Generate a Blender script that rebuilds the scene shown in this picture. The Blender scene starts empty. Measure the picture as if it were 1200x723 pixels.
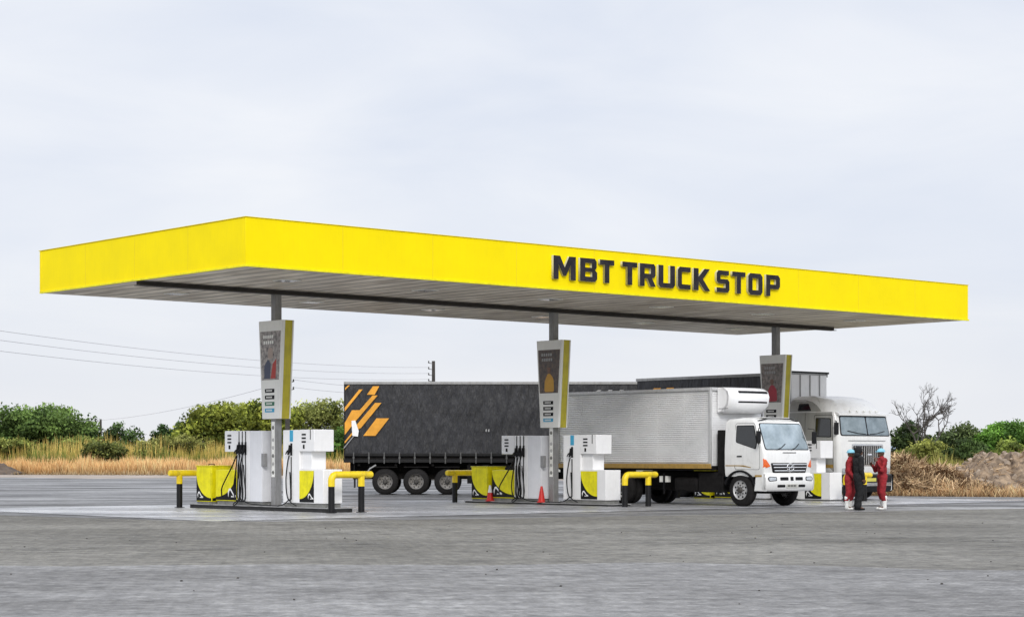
import bpy, bmesh, math, random
import numpy as np
from mathutils import Vector, Matrix, noise
random.seed(7); rng = np.random.default_rng(7)
R = math.radians
C = bpy.context.scene.collection
FPX, HOR = 2306.0, 536.1           # focal length in photo pixels, horizon row
TH = .714
U = Vector((math.cos(TH), math.sin(TH), 0)); V = Vector((-math.sin(TH), math.cos(TH), 0))
RZ = TH - math.pi/2                 # local +x = toward the camera side of the lanes
DZ = [0, -.06, -.19]; SDZ = [0, -.145, -.25]
COLS = [Vector((-6.698, 55.936, 0)), Vector((1.334, 62.894, 0)), Vector((9.367, 69.853, 0))]

def at(px, py, Y):
    return Vector(((px-600)/FPX*Y, Y, 1.5+(HOR-py)/FPX*Y))

# ------------------------------------------------------------------ materials
MATS = {}
def mat(name, col, rough=.5, metal=0., var=.12, scale=3., bump=0., bscale=40., spec=.5, coat=0., col2=None, dirt=0.):
    if name in MATS: return MATS[name]
    m = bpy.data.materials.new(name); m.use_nodes = True
    nt = m.node_tree; b = nt.nodes['Principled BSDF']
    tc = nt.nodes.new('ShaderNodeTexCoord')
    n = nt.nodes.new('ShaderNodeTexNoise'); n.inputs['Scale'].default_value = scale
    n.inputs['Detail'].default_value = 6; n.inputs['Roughness'].default_value = .65
    nt.links.new(tc.outputs['Object'], n.inputs['Vector'])
    r = nt.nodes.new('ShaderNodeValToRGB')
    c2 = col2 or tuple(min(1, c*(1+var)) for c in col)
    c1 = col if col2 else tuple(c*(1-var) for c in col)
    r.color_ramp.elements[0].position = .32; r.color_ramp.elements[1].position = .68
    r.color_ramp.elements[0].color = (*c1, 1); r.color_ramp.elements[1].color = (*c2, 1)
    nt.links.new(n.outputs['Fac'], r.inputs['Fac'])
    out = r.outputs['Color']
    if dirt > 0:      # grime streaks running down, denser low on the thing
        mp = nt.nodes.new('ShaderNodeMapping'); mp.inputs['Scale'].default_value = (9, 9, .9)
        nt.links.new(tc.outputs['Object'], mp.inputs['Vector'])
        n2 = nt.nodes.new('ShaderNodeTexNoise'); n2.inputs['Scale'].default_value = 1.6; n2.inputs['Detail'].default_value = 8
        nt.links.new(mp.outputs['Vector'], n2.inputs['Vector'])
        mr = nt.nodes.new('ShaderNodeMapRange'); mr.inputs['From Min'].default_value = .48; mr.inputs['From Max'].default_value = .75
        mr.inputs['To Max'].default_value = dirt
        nt.links.new(n2.outputs['Fac'], mr.inputs['Value'])
        mx = nt.nodes.new('ShaderNodeMix'); mx.data_type = 'RGBA'
        mx.inputs[7].default_value = (.10, .085, .065, 1)
        nt.links.new(mr.outputs['Result'], mx.inputs[0]); nt.links.new(out, mx.inputs[6]); out = mx.outputs[2]
    nt.links.new(out, b.inputs['Base Color'])
    b.inputs['Metallic'].default_value = metal
    b.inputs['Specular IOR Level'].default_value = spec
    b.inputs['Coat Weight'].default_value = coat
    rr = nt.nodes.new('ShaderNodeMapRange'); rr.inputs['To Min'].default_value = max(.02, rough-.1); rr.inputs['To Max'].default_value = min(1, rough+.1)
    nt.links.new(n.outputs['Fac'], rr.inputs['Value']); nt.links.new(rr.outputs['Result'], b.inputs['Roughness'])
    if bump > 0:
        nb = nt.nodes.new('ShaderNodeTexNoise'); nb.inputs['Scale'].default_value = bscale; nb.inputs['Detail'].default_value = 4
        nt.links.new(tc.outputs['Object'], nb.inputs['Vector'])
        bp = nt.nodes.new('ShaderNodeBump'); bp.inputs['Strength'].default_value = bump; bp.inputs['Distance'].default_value = .02
        nt.links.new(nb.outputs['Fac'], bp.inputs['Height']); nt.links.new(bp.outputs['Normal'], b.inputs['Normal'])
    MATS[name] = m
    return m

def vcol_mat(name, rough=.8, trans=0.):
    m = bpy.data.materials.new(name); m.use_nodes = True; nt = m.node_tree; b = nt.nodes['Principled BSDF']
    a = nt.nodes.new('ShaderNodeAttribute'); a.attribute_name = 'Col'
    nt.links.new(a.outputs['Color'], b.inputs['Base Color']); b.inputs['Roughness'].default_value = rough
    b.inputs['Specular IOR Level'].default_value = .2
    if trans > 0:
        t = nt.nodes.new('ShaderNodeBsdfTranslucent'); nt.links.new(a.outputs['Color'], t.inputs['Color'])
        mx = nt.nodes.new('ShaderNodeMixShader'); mx.inputs[0].default_value = trans
        nt.links.new(b.outputs[0], mx.inputs[1]); nt.links.new(t.outputs[0], mx.inputs[2])
        nt.links.new(mx.outputs[0], nt.nodes['Material Output'].inputs['Surface'])
    return m

M_yel = mat('yellow_paint', (.95,.76,.0), .6, var=.04, scale=.8, bump=.05, bscale=6, spec=.12, dirt=.03)
M_yel2 = mat('yellow_panel', (.86,.78,.005), .45, var=.12, scale=5, dirt=.14, spec=.3)
M_ybar = mat('yellow_bar_paint', (.90,.66,.01), .4, var=.08, scale=4, dirt=.35)
M_white = mat('white_paint', (.90,.90,.90), .35, var=.03, scale=4, dirt=.04)
M_cab = mat('truck_white', (.82,.82,.80), .3, var=.05, scale=3, coat=.4, dirt=.10)
M_cabshade = mat('truck_side_shade', (.36,.36,.335), .35, var=.06, scale=3, coat=.2, dirt=.2)  # darker than the front paint; puts the side's shade into the colour
M_black = mat('black_plastic', (.006,.006,.007), .5, var=.3, scale=8, spec=.25)
M_blackm = mat('black_paint', (.007,.007,.008), .5, var=.3, scale=6, dirt=.05, spec=.3)
M_under = mat('chassis_dark', (.010,.009,.009), .8, var=.5, scale=6, spec=.2)
M_tyre = mat('tyre_rubber', (.014,.013,.013), .8, var=.35, scale=8, spec=.25, bump=.3, bscale=60)
M_rim = mat('rim_steel', (.50,.50,.50), .45, metal=.3, var=.2, scale=10, dirt=.4)
M_hub = mat('hub_dark', (.07,.065,.06), .6, metal=.3, var=.3, scale=12)
M_steel = mat('column_steel', (.30,.30,.30), .5, metal=.2, var=.12, scale=4, dirt=.3)
M_steeld = mat('beam_steel', (.065,.060,.055), .6, var=.25, scale=3)
M_glass = mat('vehicle_glass', (.20,.25,.27), .07, metal=.6, var=.5, scale=1.3, spec=.8, col2=(.44,.51,.54))  # pale mottled base colour paints sky reflection into the windscreens
M_glassd = mat('side_glass', (.010,.012,.014), .05, var=.4, scale=3, spec=.8)
M_orange = mat('lamp_amber', (.75,.12,.01), .25, var=.15, scale=20, coat=.5)
M_lens = mat('lamp_clear', (.55,.58,.60), .12, metal=.4, var=.3, scale=25, coat=.6)
M_red = mat('red_plastic', (.62,.02,.015), .45, var=.15, scale=10)
M_gold = mat('gold_stripe', (.42,.26,.06), .45, var=.2, scale=8, dirt=.3)
M_chrome = mat('chrome', (.62,.62,.62), .18, metal=.9, var=.1, scale=6)
M_conc = mat('kerb_concrete', (.20,.20,.19), .8, var=.3, scale=5, bump=.4, bscale=30)
M_blue = mat('blue_sticker', (.04,.38,.62), .4, var=.1, scale=6)
M_green = mat('green_label', (.02,.16,.08), .4, var=.1)
M_ink = mat('ink_dark', (.008,.008,.009), .55, var=.1, spec=.2)
M_grey = mat('grey_print', (.35,.35,.35), .5, var=.1)
M_skin = mat('skin_brown', (.10,.048,.028), .5, var=.1, scale=10)
M_over = mat('red_coverall', (.26,.012,.018), .85, var=.3, scale=6, bump=.8, bscale=12)
M_dark = mat('dark_clothes', (.005,.005,.006), .85, var=.4, scale=6, bump=.8, bscale=12)
M_cap = mat('pale_blue_cap', (.22,.50,.62), .6, var=.1, scale=10)
M_boot = mat('white_rubber', (.78,.78,.75), .4, var=.08, scale=10)
M_letter = mat('letter_face', (.020,.017,.022), .5, var=.6, scale=4, spec=.25)
M_return = mat('letter_return', (.55,.54,.42), .5, var=.1)
M_bark = mat('bark', (.09,.07,.055), .9, var=.4, scale=4, bump=.5, bscale=8)
M_barkp = mat('pale_bark', (.08,.07,.065), .9, var=.3, scale=3)
M_wood = mat('pole_wood', (.05,.045,.04), .9, var=.3, scale=5)
M_wire = mat('wire', (.42,.42,.44), .6)
M_leaf = vcol_mat('foliage', .7, .25)
M_straw = vcol_mat('dry_stalks', .85, .2)
M_signw = mat('sign_ivory', (.90,.90,.85), .45, var=.04, scale=2, dirt=.05)

# soffit: pale deck with ribs
def soffit_mat():
    m = bpy.data.materials.new('metal_deck'); m.use_nodes = True; nt = m.node_tree; b = nt.nodes['Principled BSDF']
    tc = nt.nodes.new('ShaderNodeTexCoord'); w = nt.nodes.new('ShaderNodeTexWave'); w.wave_profile = 'SAW'
    w.inputs['Scale'].default_value = 1.0; w.inputs['Distortion'].default_value = 0
    n = nt.nodes.new('ShaderNodeTexNoise'); n.inputs['Scale'].default_value = 1.2; n.inputs['Detail'].default_value = 8
    mp = nt.nodes.new('ShaderNodeMapping'); mp.inputs['Scale'].default_value = (2.2, .5, 1)
    nt.links.new(tc.outputs['Object'], mp.inputs['Vector']); nt.links.new(mp.outputs[0], n.inputs['Vector']); nt.links.new(tc.outputs['Object'], w.inputs['Vector']); w.inputs['Scale'].default_value = .5
    r = nt.nodes.new('ShaderNodeValToRGB'); e = r.color_ramp.elements
    e[0].position = .34; e[0].color = (.52,.45,.36,1); e[1].position = .66; e[1].color = (.95,.87,.74,1)
    nt.links.new(n.outputs['Fac'], r.inputs['Fac'])
    r2 = nt.nodes.new('ShaderNodeValToRGB'); f = r2.color_ramp.elements
    f[0].position = .0; f[0].color = (.12,.11,.10,1); f[1].position = .30; f[1].color = (1,1,1,1)
    nt.links.new(w.outputs['Fac'], r2.inputs['Fac'])
    mx = nt.nodes.new('ShaderNodeMix'); mx.data_type = 'RGBA'; mx.blend_type = 'MULTIPLY'; mx.inputs[0].default_value = .85
    nt.links.new(r.outputs[0], mx.inputs[6]); nt.links.new(r2.outputs[0], mx.inputs[7]); nt.links.new(mx.outputs[2], b.inputs['Base Color'])
    bp = nt.nodes.new('ShaderNodeBump'); bp.inputs['Strength'].default_value = .6; bp.inputs['Distance'].default_value = .03
    nt.links.new(w.outputs['Fac'], bp.inputs['Height']); nt.links.new(bp.outputs[0], b.inputs['Normal'])
    b.inputs['Roughness'].default_value = .45
    return m
M_soffit = soffit_mat()

def corrugated_mat():
    m = bpy.data.materials.new('ribbed_aluminium'); m.use_nodes = True; nt = m.node_tree; b = nt.nodes['Principled BSDF']
    tc = nt.nodes.new('ShaderNodeTexCoord'); n = nt.nodes.new('ShaderNodeTexNoise'); n.inputs['Scale'].default_value = 1.3; n.inputs['Detail'].default_value = 8
    nt.links.new(tc.outputs['Object'], n.inputs['Vector'])
    r = nt.nodes.new('ShaderNodeValToRGB'); e = r.color_ramp.elements
    e[0].position = .3; e[0].color = (.82,.82,.82,1); e[1].position = .7; e[1].color = (.95,.95,.95,1)
    nt.links.new(n.outputs['Fac'], r.inputs['Fac']); nt.links.new(r.outputs[0], b.inputs['Base Color'])
    n2 = nt.nodes.new('ShaderNodeTexNoise'); n2.inputs['Scale'].default_value = 3; n2.inputs['Detail'].default_value = 3
    nt.links.new(tc.outputs['Object'], n2.inputs['Vector'])
    bp = nt.nodes.new('ShaderNodeBump'); bp.inputs['Strength'].default_value = .35; bp.inputs['Distance'].default_value = .04
    nt.links.new(n2.outputs['Fac'], bp.inputs['Height']); nt.links.new(bp.outputs[0], b.inputs['Normal'])
    b.inputs['Metallic'].default_value = .1; b.inputs['Roughness'].default_value = .45
    return m
M_corr = corrugated_mat()

def tarp_mat():
    m = bpy.data.materials.new('charcoal_tarpaulin'); m.use_nodes = True; nt = m.node_tree; b = nt.nodes['Principled BSDF']
    tc = nt.nodes.new('ShaderNodeTexCoord')
    n = nt.nodes.new('ShaderNodeTexNoise'); n.inputs['Scale'].default_value = 1.4; n.inputs['Detail'].default_value = 12; n.inputs['Roughness'].default_value = .85
    nt.links.new(tc.outputs['Object'], n.inputs['Vector'])
    r = nt.nodes.new('ShaderNodeValToRGB'); e = r.color_ramp.elements
    e[0].position = .3; e[0].color = (.012,.012,.014,1); e[1].position = .75; e[1].color = (.040,.041,.048,1)
    nt.links.new(n.outputs['Fac'], r.inputs['Fac']); nt.links.new(r.outputs[0], b.inputs['Base Color'])
    mp = nt.nodes.new('ShaderNodeMapping'); mp.inputs['Scale'].default_value = (2.5, 1, .6)
    nt.links.new(tc.outputs['Object'], mp.inputs['Vector'])
    n2 = nt.nodes.new('ShaderNodeTexNoise'); n2.inputs['Scale'].default_value = 2.2; n2.inputs['Detail'].default_value = 5
    nt.links.new(mp.outputs[0], n2.inputs['Vector'])
    bp = nt.nodes.new('ShaderNodeBump'); bp.inputs['Strength'].default_value = .8; bp.inputs['Distance'].default_value = .15
    nt.links.new(n2.outputs['Fac'], bp.inputs['Height']); nt.links.new(bp.outputs[0], b.inputs['Normal'])
    b.inputs['Roughness'].default_value = .5
    return m
M_tarp = tarp_mat()
M_tarpor = mat('tarp_orange', (.80,.36,.03), .5, var=.18, scale=2.5)
M_tarpgr = mat('tarp_pale_print', (.35,.35,.36), .6, var=.2, scale=3)

# ------------------------------------------------------------------ mesh helper
class MB:
    def __init__(s): s.bm = bmesh.new()
    def box(s, x0, x1, y0, y1, z0, z1):
        v = [s.bm.verts.new(p) for p in [(x0,y0,z0),(x1,y0,z0),(x1,y1,z0),(x0,y1,z0),(x0,y0,z1),(x1,y0,z1),(x1,y1,z1),(x0,y1,z1)]]
        for f in [(3,2,1,0),(4,5,6,7),(0,1,5,4),(1,2,6,5),(2,3,7,6),(3,0,4,7)]: s.bm.faces.new([v[i] for i in f])
        return s
    def ring(s, c, ax, r, n, r2=None):
        ax = Vector(ax).normalized(); h = Vector((0,0,1)) if abs(ax.z) < .9 else Vector((1,0,0))
        a = ax.cross(h).normalized(); b = ax.cross(a)
        return [s.bm.verts.new(Vector(c) + a*math.cos(2*math.pi*i/n)*r + b*math.sin(2*math.pi*i/n)*(r2 or r)) for i in range(n)]
    def bridge(s, A, B):
        n = len(A)
        for i in range(n): s.bm.faces.new([A[i], A[(i+1)%n], B[(i+1)%n], B[i]])
    def path(s, pts, r, n=10, cap=True):
        pts = [Vector(p) for p in pts]; rs = r if isinstance(r, (list, tuple)) else [r]*len(pts)
        prev = None; first = None
        t0 = (pts[1]-pts[0]).normalized(); h = Vector((0,0,1)) if abs(t0.z) < .9 else Vector((1,0,0)); a = t0.cross(h).normalized()
        for i, p in enumerate(pts):
            t = (pts[min(i+1,len(pts)-1)] - pts[max(i-1,0)]).normalized()
            a = (a - t*a.dot(t)).normalized(); b = t.cross(a)
            ring = [s.bm.verts.new(p + (a*math.cos(2*math.pi*k/n) + b*math.sin(2*math.pi*k/n))*rs[i]) for k in range(n)]
            if prev: s.bridge(prev, ring)
            else: first = ring
            prev = ring
        if cap:
            s.bm.faces.new(first[::-1]); s.bm.faces.new(prev)
        return s
    def lathe(s, prof, c, axis, n=28, cap=True):
        # prof: (distance along axis, radius)
        axis = Vector(axis).normalized(); prev = None
        for d, r in prof:
            g = s.ring(Vector(c)+axis*d, axis, max(r, .001), n)
            if prev: s.bridge(prev, g)
            elif cap: s.bm.faces.new(g[::-1])
            prev = g
        if cap: s.bm.faces.new(prev)
        return s
    def prism(s, poly, d0, d1, axis='y'):
        def P(a, b, d): return {'y': (a, d, b), 'x': (d, a, b), 'z': (a, b, d)}[axis]
        A = [s.bm.verts.new(P(a, b, d0)) for a, b in poly]; B = [s.bm.verts.new(P(a, b, d1)) for a, b in poly]
        s.bridge(A, B); s.bm.faces.new(A[::-1]); s.bm.faces.new(B)
        return s
    def quad(s, *p):
        s.bm.faces.new([s.bm.verts.new(q) for q in p]); return s
    def fan(s, outline, f, rings=4):
        # star-shaped outline in 2D mapped on a surface by f(a,b)
        dn = []
        for i in range(len(outline)):
            a_, b_ = outline[i], outline[(i+1)%len(outline)]; m_ = max(1, int(math.hypot(b_[0]-a_[0], b_[1]-a_[1])/.06))
            dn += [(a_[0]+(b_[0]-a_[0])*j/m_, a_[1]+(b_[1]-a_[1])*j/m_) for j in range(m_)]
        outline = dn
        cx = sum(p[0] for p in outline)/len(outline); cy = sum(p[1] for p in outline)/len(outline)
        prev = None; c = s.bm.verts.new(f(cx, cy)); n = len(outline)
        for k in range(1, rings+1):
            g = [s.bm.verts.new(f(cx+(a-cx)*k/rings, cy+(b-cy)*k/rings)) for a, b in outline]
            if prev is None:
                for i in range(n): s.bm.faces.new([c, g[i], g[(i+1)%n]])
            else: s.bridge(prev, g)
            prev = g
        return s
    def build(s, name, m, parent=None, bevel=0, smooth=True, ang=38, seg=2):
        bmesh.ops.recalc_face_normals(s.bm, faces=s.bm.faces)
        me = bpy.data.meshes.new(name); s.bm.to_mesh(me); s.bm.free()
        me.materials.append(m)
        if smooth: me.shade_smooth(); me.set_sharp_from_angle(angle=R(ang))
        o = bpy.data.objects.new(name, me); C.objects.link(o); o.parent = parent
        if bevel:
            b = o.modifiers.new('bevel', 'BEVEL'); b.width = bevel; b.segments = seg; b.limit_method = 'ANGLE'; b.angle_limit = R(40)
        return o

def tag(o, label=None, cat=None, group=None, kind=None):
    if label: o['label'] = label
    if cat: o['category'] = cat
    if group: o['group'] = group
    if kind: o['kind'] = kind
    return o
def thing(name, label, cat, loc=(0,0,0), rz=0, group=None):
    o = bpy.data.objects.new(name, None); C.objects.link(o); o.location = loc; o.rotation_euler = (0,0,rz)
    o.empty_display_size = .3
    return tag(o, label, cat, group)
def copy_tree(o, parent=None):
    c = o.copy(); C.objects.link(c); c.parent = parent
    for ch in list(o.children): copy_tree(ch, c)
    return c
def round_poly(pts, r, seg=4):
    out = []
    n = len(pts)
    for i in range(n):
        p = Vector(pts[i]); a = Vector(pts[i-1]); b = Vector(pts[(i+1)%n])
        da = (a-p); db = (b-p); k = min(r, da.length*.45, db.length*.45)
        s0 = p+da.normalized()*k; s1 = p+db.normalized()*k
        for j in range(seg+1):
            t = j/seg; q = s0*(1-t)**2 + p*2*t*(1-t) + s1*t*t
            out.append((q.x, q.y))
    return out
def rect(x0, x1, z0, z1, r=.04): return round_poly([(x0,z0),(x1,z0),(x1,z1),(x0,z1)], r)

def mesh_np(name, verts, faces_n, m, cols=None, parent=None):
    """verts (k*n,3): k separate n-gons"""
    n = faces_n; k = len(verts)//n
    me = bpy.data.meshes.new(name); me.vertices.add(k*n); me.vertices.foreach_set('co', verts.astype(np.float32).ravel())
    me.loops.add(k*n); me.loops.foreach_set('vertex_index', np.arange(k*n, dtype=np.int32))
    me.polygons.add(k); me.polygons.foreach_set('loop_start', np.arange(0, k*n, n, dtype=np.int32))
    me.update(calc_edges=True)
    if cols is not None:
        a = me.color_attributes.new('Col', 'FLOAT_COLOR', 'POINT')
        a.data.foreach_set('color', np.concatenate([cols, np.ones((len(cols),1))], 1).astype(np.float32).ravel())
    me.materials.append(m)
    o = bpy.data.objects.new(name, me); C.objects.link(o); o.parent = parent
    return o

# ------------------------------------------------------------------ camera, world, sun
cam = bpy.data.cameras.new('Camera'); co = bpy.data.objects.new('Camera', cam); C.objects.link(co)
co.location = (0,0,1.5); co.rotation_euler = (R(90),0,0)
cam.sensor_width = 36; cam.lens = 36*FPX/1200; cam.shift_y = (HOR-361.5)/1200; cam.clip_end = 5000; cam.clip_start = .1
bpy.context.scene.camera = co
sc = bpy.context.scene
sc.view_settings.view_transform = 'Standard'; sc.view_settings.look = 'None'; sc.view_settings.exposure = 0

w = bpy.data.worlds.new('World'); sc.world = w; w.use_nodes = True; nt = w.node_tree; bg = nt.nodes['Background']
sky = nt.nodes.new('ShaderNodeTexSky'); sky.sky_type = 'NISHITA'; sky.sun_disc = False; sky.sun_elevation = R(33); sky.sun_rotation = R(176); sky.dust_density = 3
tc = nt.nodes.new('ShaderNodeTexCoord'); sep = nt.nodes.new('ShaderNodeSeparateXYZ'); nt.links.new(tc.outputs['Generated'], sep.inputs[0])
mp = nt.nodes.new('ShaderNodeMapping'); mp.inputs['Scale'].default_value = (1, 1, 3.2); nt.links.new(tc.outputs['Generated'], mp.inputs[0])
n1 = nt.nodes.new('ShaderNodeTexNoise'); n1.inputs['Scale'].default_value = 5.5; n1.inputs['Detail'].default_value = 7; n1.inputs['Roughness'].default_value = .5; n1.inputs['Distortion'].default_value = .4
nt.links.new(mp.outputs[0], n1.inputs['Vector'])
rp = nt.nodes.new('ShaderNodeValToRGB'); e = rp.color_ramp.elements
e[0].position = .30; e[0].color = (7.7,8.2,9.3,1); e[1].position = .70; e[1].color = (9.3,9.5,10.0,1)
nt.links.new(n1.outputs['Fac'], rp.inputs['Fac'])
# warmer and paler close to the horizon
hz = nt.nodes.new('ShaderNodeMapRange'); hz.inputs['From Min'].default_value = .0; hz.inputs['From Max'].default_value = .10; hz.inputs['To Min'].default_value = .75; hz.inputs['To Max'].default_value = 0
nt.links.new(sep.outputs['Z'], hz.inputs['Value'])
mh = nt.nodes.new('ShaderNodeMix'); mh.data_type = 'RGBA'; mh.inputs[7].default_value = (9.2,9.25,9.4,1)
nt.links.new(hz.outputs[0], mh.inputs[0]); nt.links.new(rp.outputs[0], mh.inputs[6])
m1 = nt.nodes.new('ShaderNodeMix'); m1.data_type = 'RGBA'; m1.inputs[0].default_value = .92
nt.links.new(sky.outputs[0], m1.inputs[6]); nt.links.new(mh.outputs[2], m1.inputs[7])
# an overcast sky is brighter overhead than at the horizon
zr = nt.nodes.new('ShaderNodeMapRange'); zr.interpolation_type = 'SMOOTHSTEP'; zr.inputs['From Min'].default_value = .26; zr.inputs['From Max'].default_value = .62; zr.inputs['To Min'].default_value = 1; zr.inputs['To Max'].default_value = 1.9
nt.links.new(sep.outputs['Z'], zr.inputs['Value'])
ms = nt.nodes.new('ShaderNodeVectorMath'); ms.operation = 'SCALE'; nt.links.new(m1.outputs[2], ms.inputs[0]); nt.links.new(zr.outputs[0], ms.inputs['Scale'])
nt.links.new(ms.outputs[0], bg.inputs['Color']); bg.inputs['Strength'].default_value = .1

sun = bpy.data.lights.new('Sun', 'SUN'); so = bpy.data.objects.new('Sun', sun); C.objects.link(so)
sun.energy = 1.5; sun.angle = R(14); sun.color = (1, .97, .92); so.rotation_euler = (R(57), 0, R(4)); so.location = (30,-40,60)

# ------------------------------------------------------------------ ground
def pave_mat(name, c1, c2, brick=True, rough=.6, streak=.5, tint=(1,1,1), wet=.3):
    m = bpy.data.materials.new(name); m.use_nodes = True; nt = m.node_tree; b = nt.nodes['Principled BSDF']; L = nt.links.new
    tc = nt.nodes.new('ShaderNodeTexCoord')
    def nz(scale, det=6, ro=.6, vec=None):
        n = nt.nodes.new('ShaderNodeTexNoise'); n.inputs['Scale'].default_value = scale; n.inputs['Detail'].default_value = det; n.inputs['Roughness'].default_value = ro
        L(vec or tc.outputs['Object'], n.inputs['Vector']); return n
    big = nz(.09, 8, .62); fine = nz(14, 5, .8)
    mp = nt.nodes.new('ShaderNodeMapping'); mp.inputs['Rotation'].default_value = (0,0,R(9)); mp.inputs['Scale'].default_value = (.11, .42, 1)
    L(tc.outputs['Object'], mp.inputs['Vector']); st = nz(1.0, 8, .65, mp.outputs[0])
    r = nt.nodes.new('ShaderNodeValToRGB'); e = r.color_ramp.elements; e[0].position = .38; e[1].position = .63; e[0].color = (*c1,1); e[1].color = (*c2,1)
    add = nt.nodes.new('ShaderNodeMath'); add.operation = 'MULTIPLY_ADD'; add.inputs[1].default_value = streak
    L(st.outputs['Fac'], add.inputs[0])
    sc_ = nt.nodes.new('ShaderNodeMath'); sc_.operation = 'MULTIPLY'; sc_.inputs[1].default_value = 1-streak; L(big.outputs['Fac'], sc_.inputs[0]); L(sc_.outputs[0], add.inputs[2])
    L(add.outputs[0], r.inputs['Fac']); col = r.outputs[0]
    fr = nt.nodes.new('ShaderNodeMapRange'); fr.inputs['From Min'].default_value = .3; fr.inputs['From Max'].default_value = .7; fr.inputs['To Min'].default_value = .66; fr.inputs['To Max'].default_value = 1.3; fr.clamp = False
    L(fine.outputs['Fac'], fr.inputs['Value'])
    mid = nz(3.1, 5, .75); f2 = nt.nodes.new('ShaderNodeMapRange'); f2.inputs['From Min'].default_value = .35; f2.inputs['From Max'].default_value = .65; f2.inputs['To Min'].default_value = .58; f2.inputs['To Max'].default_value = 1.42; f2.clamp = False
    L(mid.outputs['Fac'], f2.inputs['Value']); fm = nt.nodes.new('ShaderNodeMath'); fm.operation = 'MULTIPLY'; L(fr.outputs[0], fm.inputs[0]); L(f2.outputs[0], fm.inputs[1])
    mul = nt.nodes.new('ShaderNodeVectorMath'); mul.operation = 'SCALE'; L(col, mul.inputs[0]); L(fm.outputs[0], mul.inputs['Scale']); col = mul.outputs[0]
    bp = nt.nodes.new('ShaderNodeBump'); bp.inputs['Strength'].default_value = .7; bp.inputs['Distance'].default_value = .012
    if brick:
        mb_ = nt.nodes.new('ShaderNodeMapping'); mb_.inputs['Rotation'].default_value = (0,0,R(38)); L(tc.outputs['Object'], mb_.inputs['Vector'])
        bt = nt.nodes.new('ShaderNodeTexBrick'); bt.inputs['Scale'].default_value = 1.0; bt.inputs['Brick Width'].default_value = .22; bt.inputs['Row Height'].default_value = .11; bt.inputs['Mortar Size'].default_value = .008
        bt.inputs['Color1'].default_value = (.72,.72,.72,1); bt.inputs['Color2'].default_value = (1.12,1.12,1.10,1); bt.inputs['Mortar'].default_value = (.35,.34,.32,1)
        L(mb_.outputs[0], bt.inputs['Vector'])
        mm = nt.nodes.new('ShaderNodeMix'); mm.data_type = 'RGBA'; mm.blend_type = 'MULTIPLY'; mm.inputs[0].default_value = .5; L(col, mm.inputs[6]); L(bt.outputs['Color'], mm.inputs[7]); col = mm.outputs[2]
        h = nt.nodes.new('ShaderNodeMath'); h.operation = 'SUBTRACT'; L(fine.outputs['Fac'], h.inputs[0]); L(bt.outputs['Fac'], h.inputs[1]); L(h.outputs[0], bp.inputs['Height'])
    else: L(fine.outputs['Fac'], bp.inputs['Height'])
    sn = nz(.55, 7, .7); sr = nt.nodes.new('ShaderNodeMapRange'); sr.inputs['From Min'].default_value = .56; sr.inputs['From Max'].default_value = .68; sr.inputs['To Max'].default_value = .55
    L(sn.outputs['Fac'], sr.inputs['Value']); sm_ = nt.nodes.new('ShaderNodeMix'); sm_.data_type = 'RGBA'; sm_.inputs[7].default_value = (.035,.033,.03,1)
    L(sr.outputs[0], sm_.inputs[0]); L(col, sm_.inputs[6]); col = sm_.outputs[2]
    L(col, b.inputs['Base Color']); L(bp.outputs[0], b.inputs['Normal'])
    rr = nt.nodes.new('ShaderNodeMapRange'); rr.inputs['From Min'].default_value = .4; rr.inputs['From Max'].default_value = .62; rr.inputs['To Min'].default_value = rough; rr.inputs['To Max'].default_value = max(.12, rough-wet)
    L(st.outputs['Fac'], rr.inputs['Value']); L(rr.outputs[0], b.inputs['Roughness']); b.inputs['Specular IOR Level'].default_value = .35
    return m
def sheet(name, pts, z, m, sub=None):
    me = bpy.data.meshes.new(name); me.from_pydata([(x,y,z) for x,y in pts], [], [list(range(len(pts)))]); me.materials.append(m)
    o = bpy.data.objects.new(name, me); C.objects.link(o); return tag(o, kind='structure')

M_soil = mat('dry_soil', (.13,.10,.065), .95, scale=.05, col2=(.10,.11,.05), bump=.3, bscale=2)
M_gravel = mat('gravel_verge', (.20,.16,.125), .95, scale=.35, col2=(.42,.36,.31), bump=.8, bscale=9)
sheet('ground', [(-2500,-300),(2500,-300),(2500,4000),(-2500,4000)], -.008, M_soil)
sheet('gravel_verge', [(-140,-40),(60,-40),(60,60),(40,71),(27,76.5),(17,82),(14,100),(6,152),(-12,170),(-30,176),(-52,184),(-140,200)], -.004, M_gravel)
M_pave = pave_mat('worn_pavers', (.115,.108,.093), (.22,.21,.185), True, .85, .25, wet=.1)
M_lot = pave_mat('lot_asphalt', (.030,.030,.031), (.26,.255,.25), False, .75, .8, wet=.4)  # light streaks in the colour paint wet sheen onto dark asphalt
M_apron = pave_mat('apron_concrete', (.14,.14,.145), (.62,.62,.63), False, .55, .7, wet=.4)
M_front = pave_mat('front_road', (.135,.131,.126), (.265,.26,.255), True, .8, .35, wet=.15)
sheet('lot_asphalt', [(-130,-35),(55,-35),(55,58),(38,67),(25.5,73.6),(15.4,79),(12,94),(3,132),(-13,140),(-24,147),(-30,141),(-38,150),(-44,143),(-52,152),(-130,160)], 0, M_lot)
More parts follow.
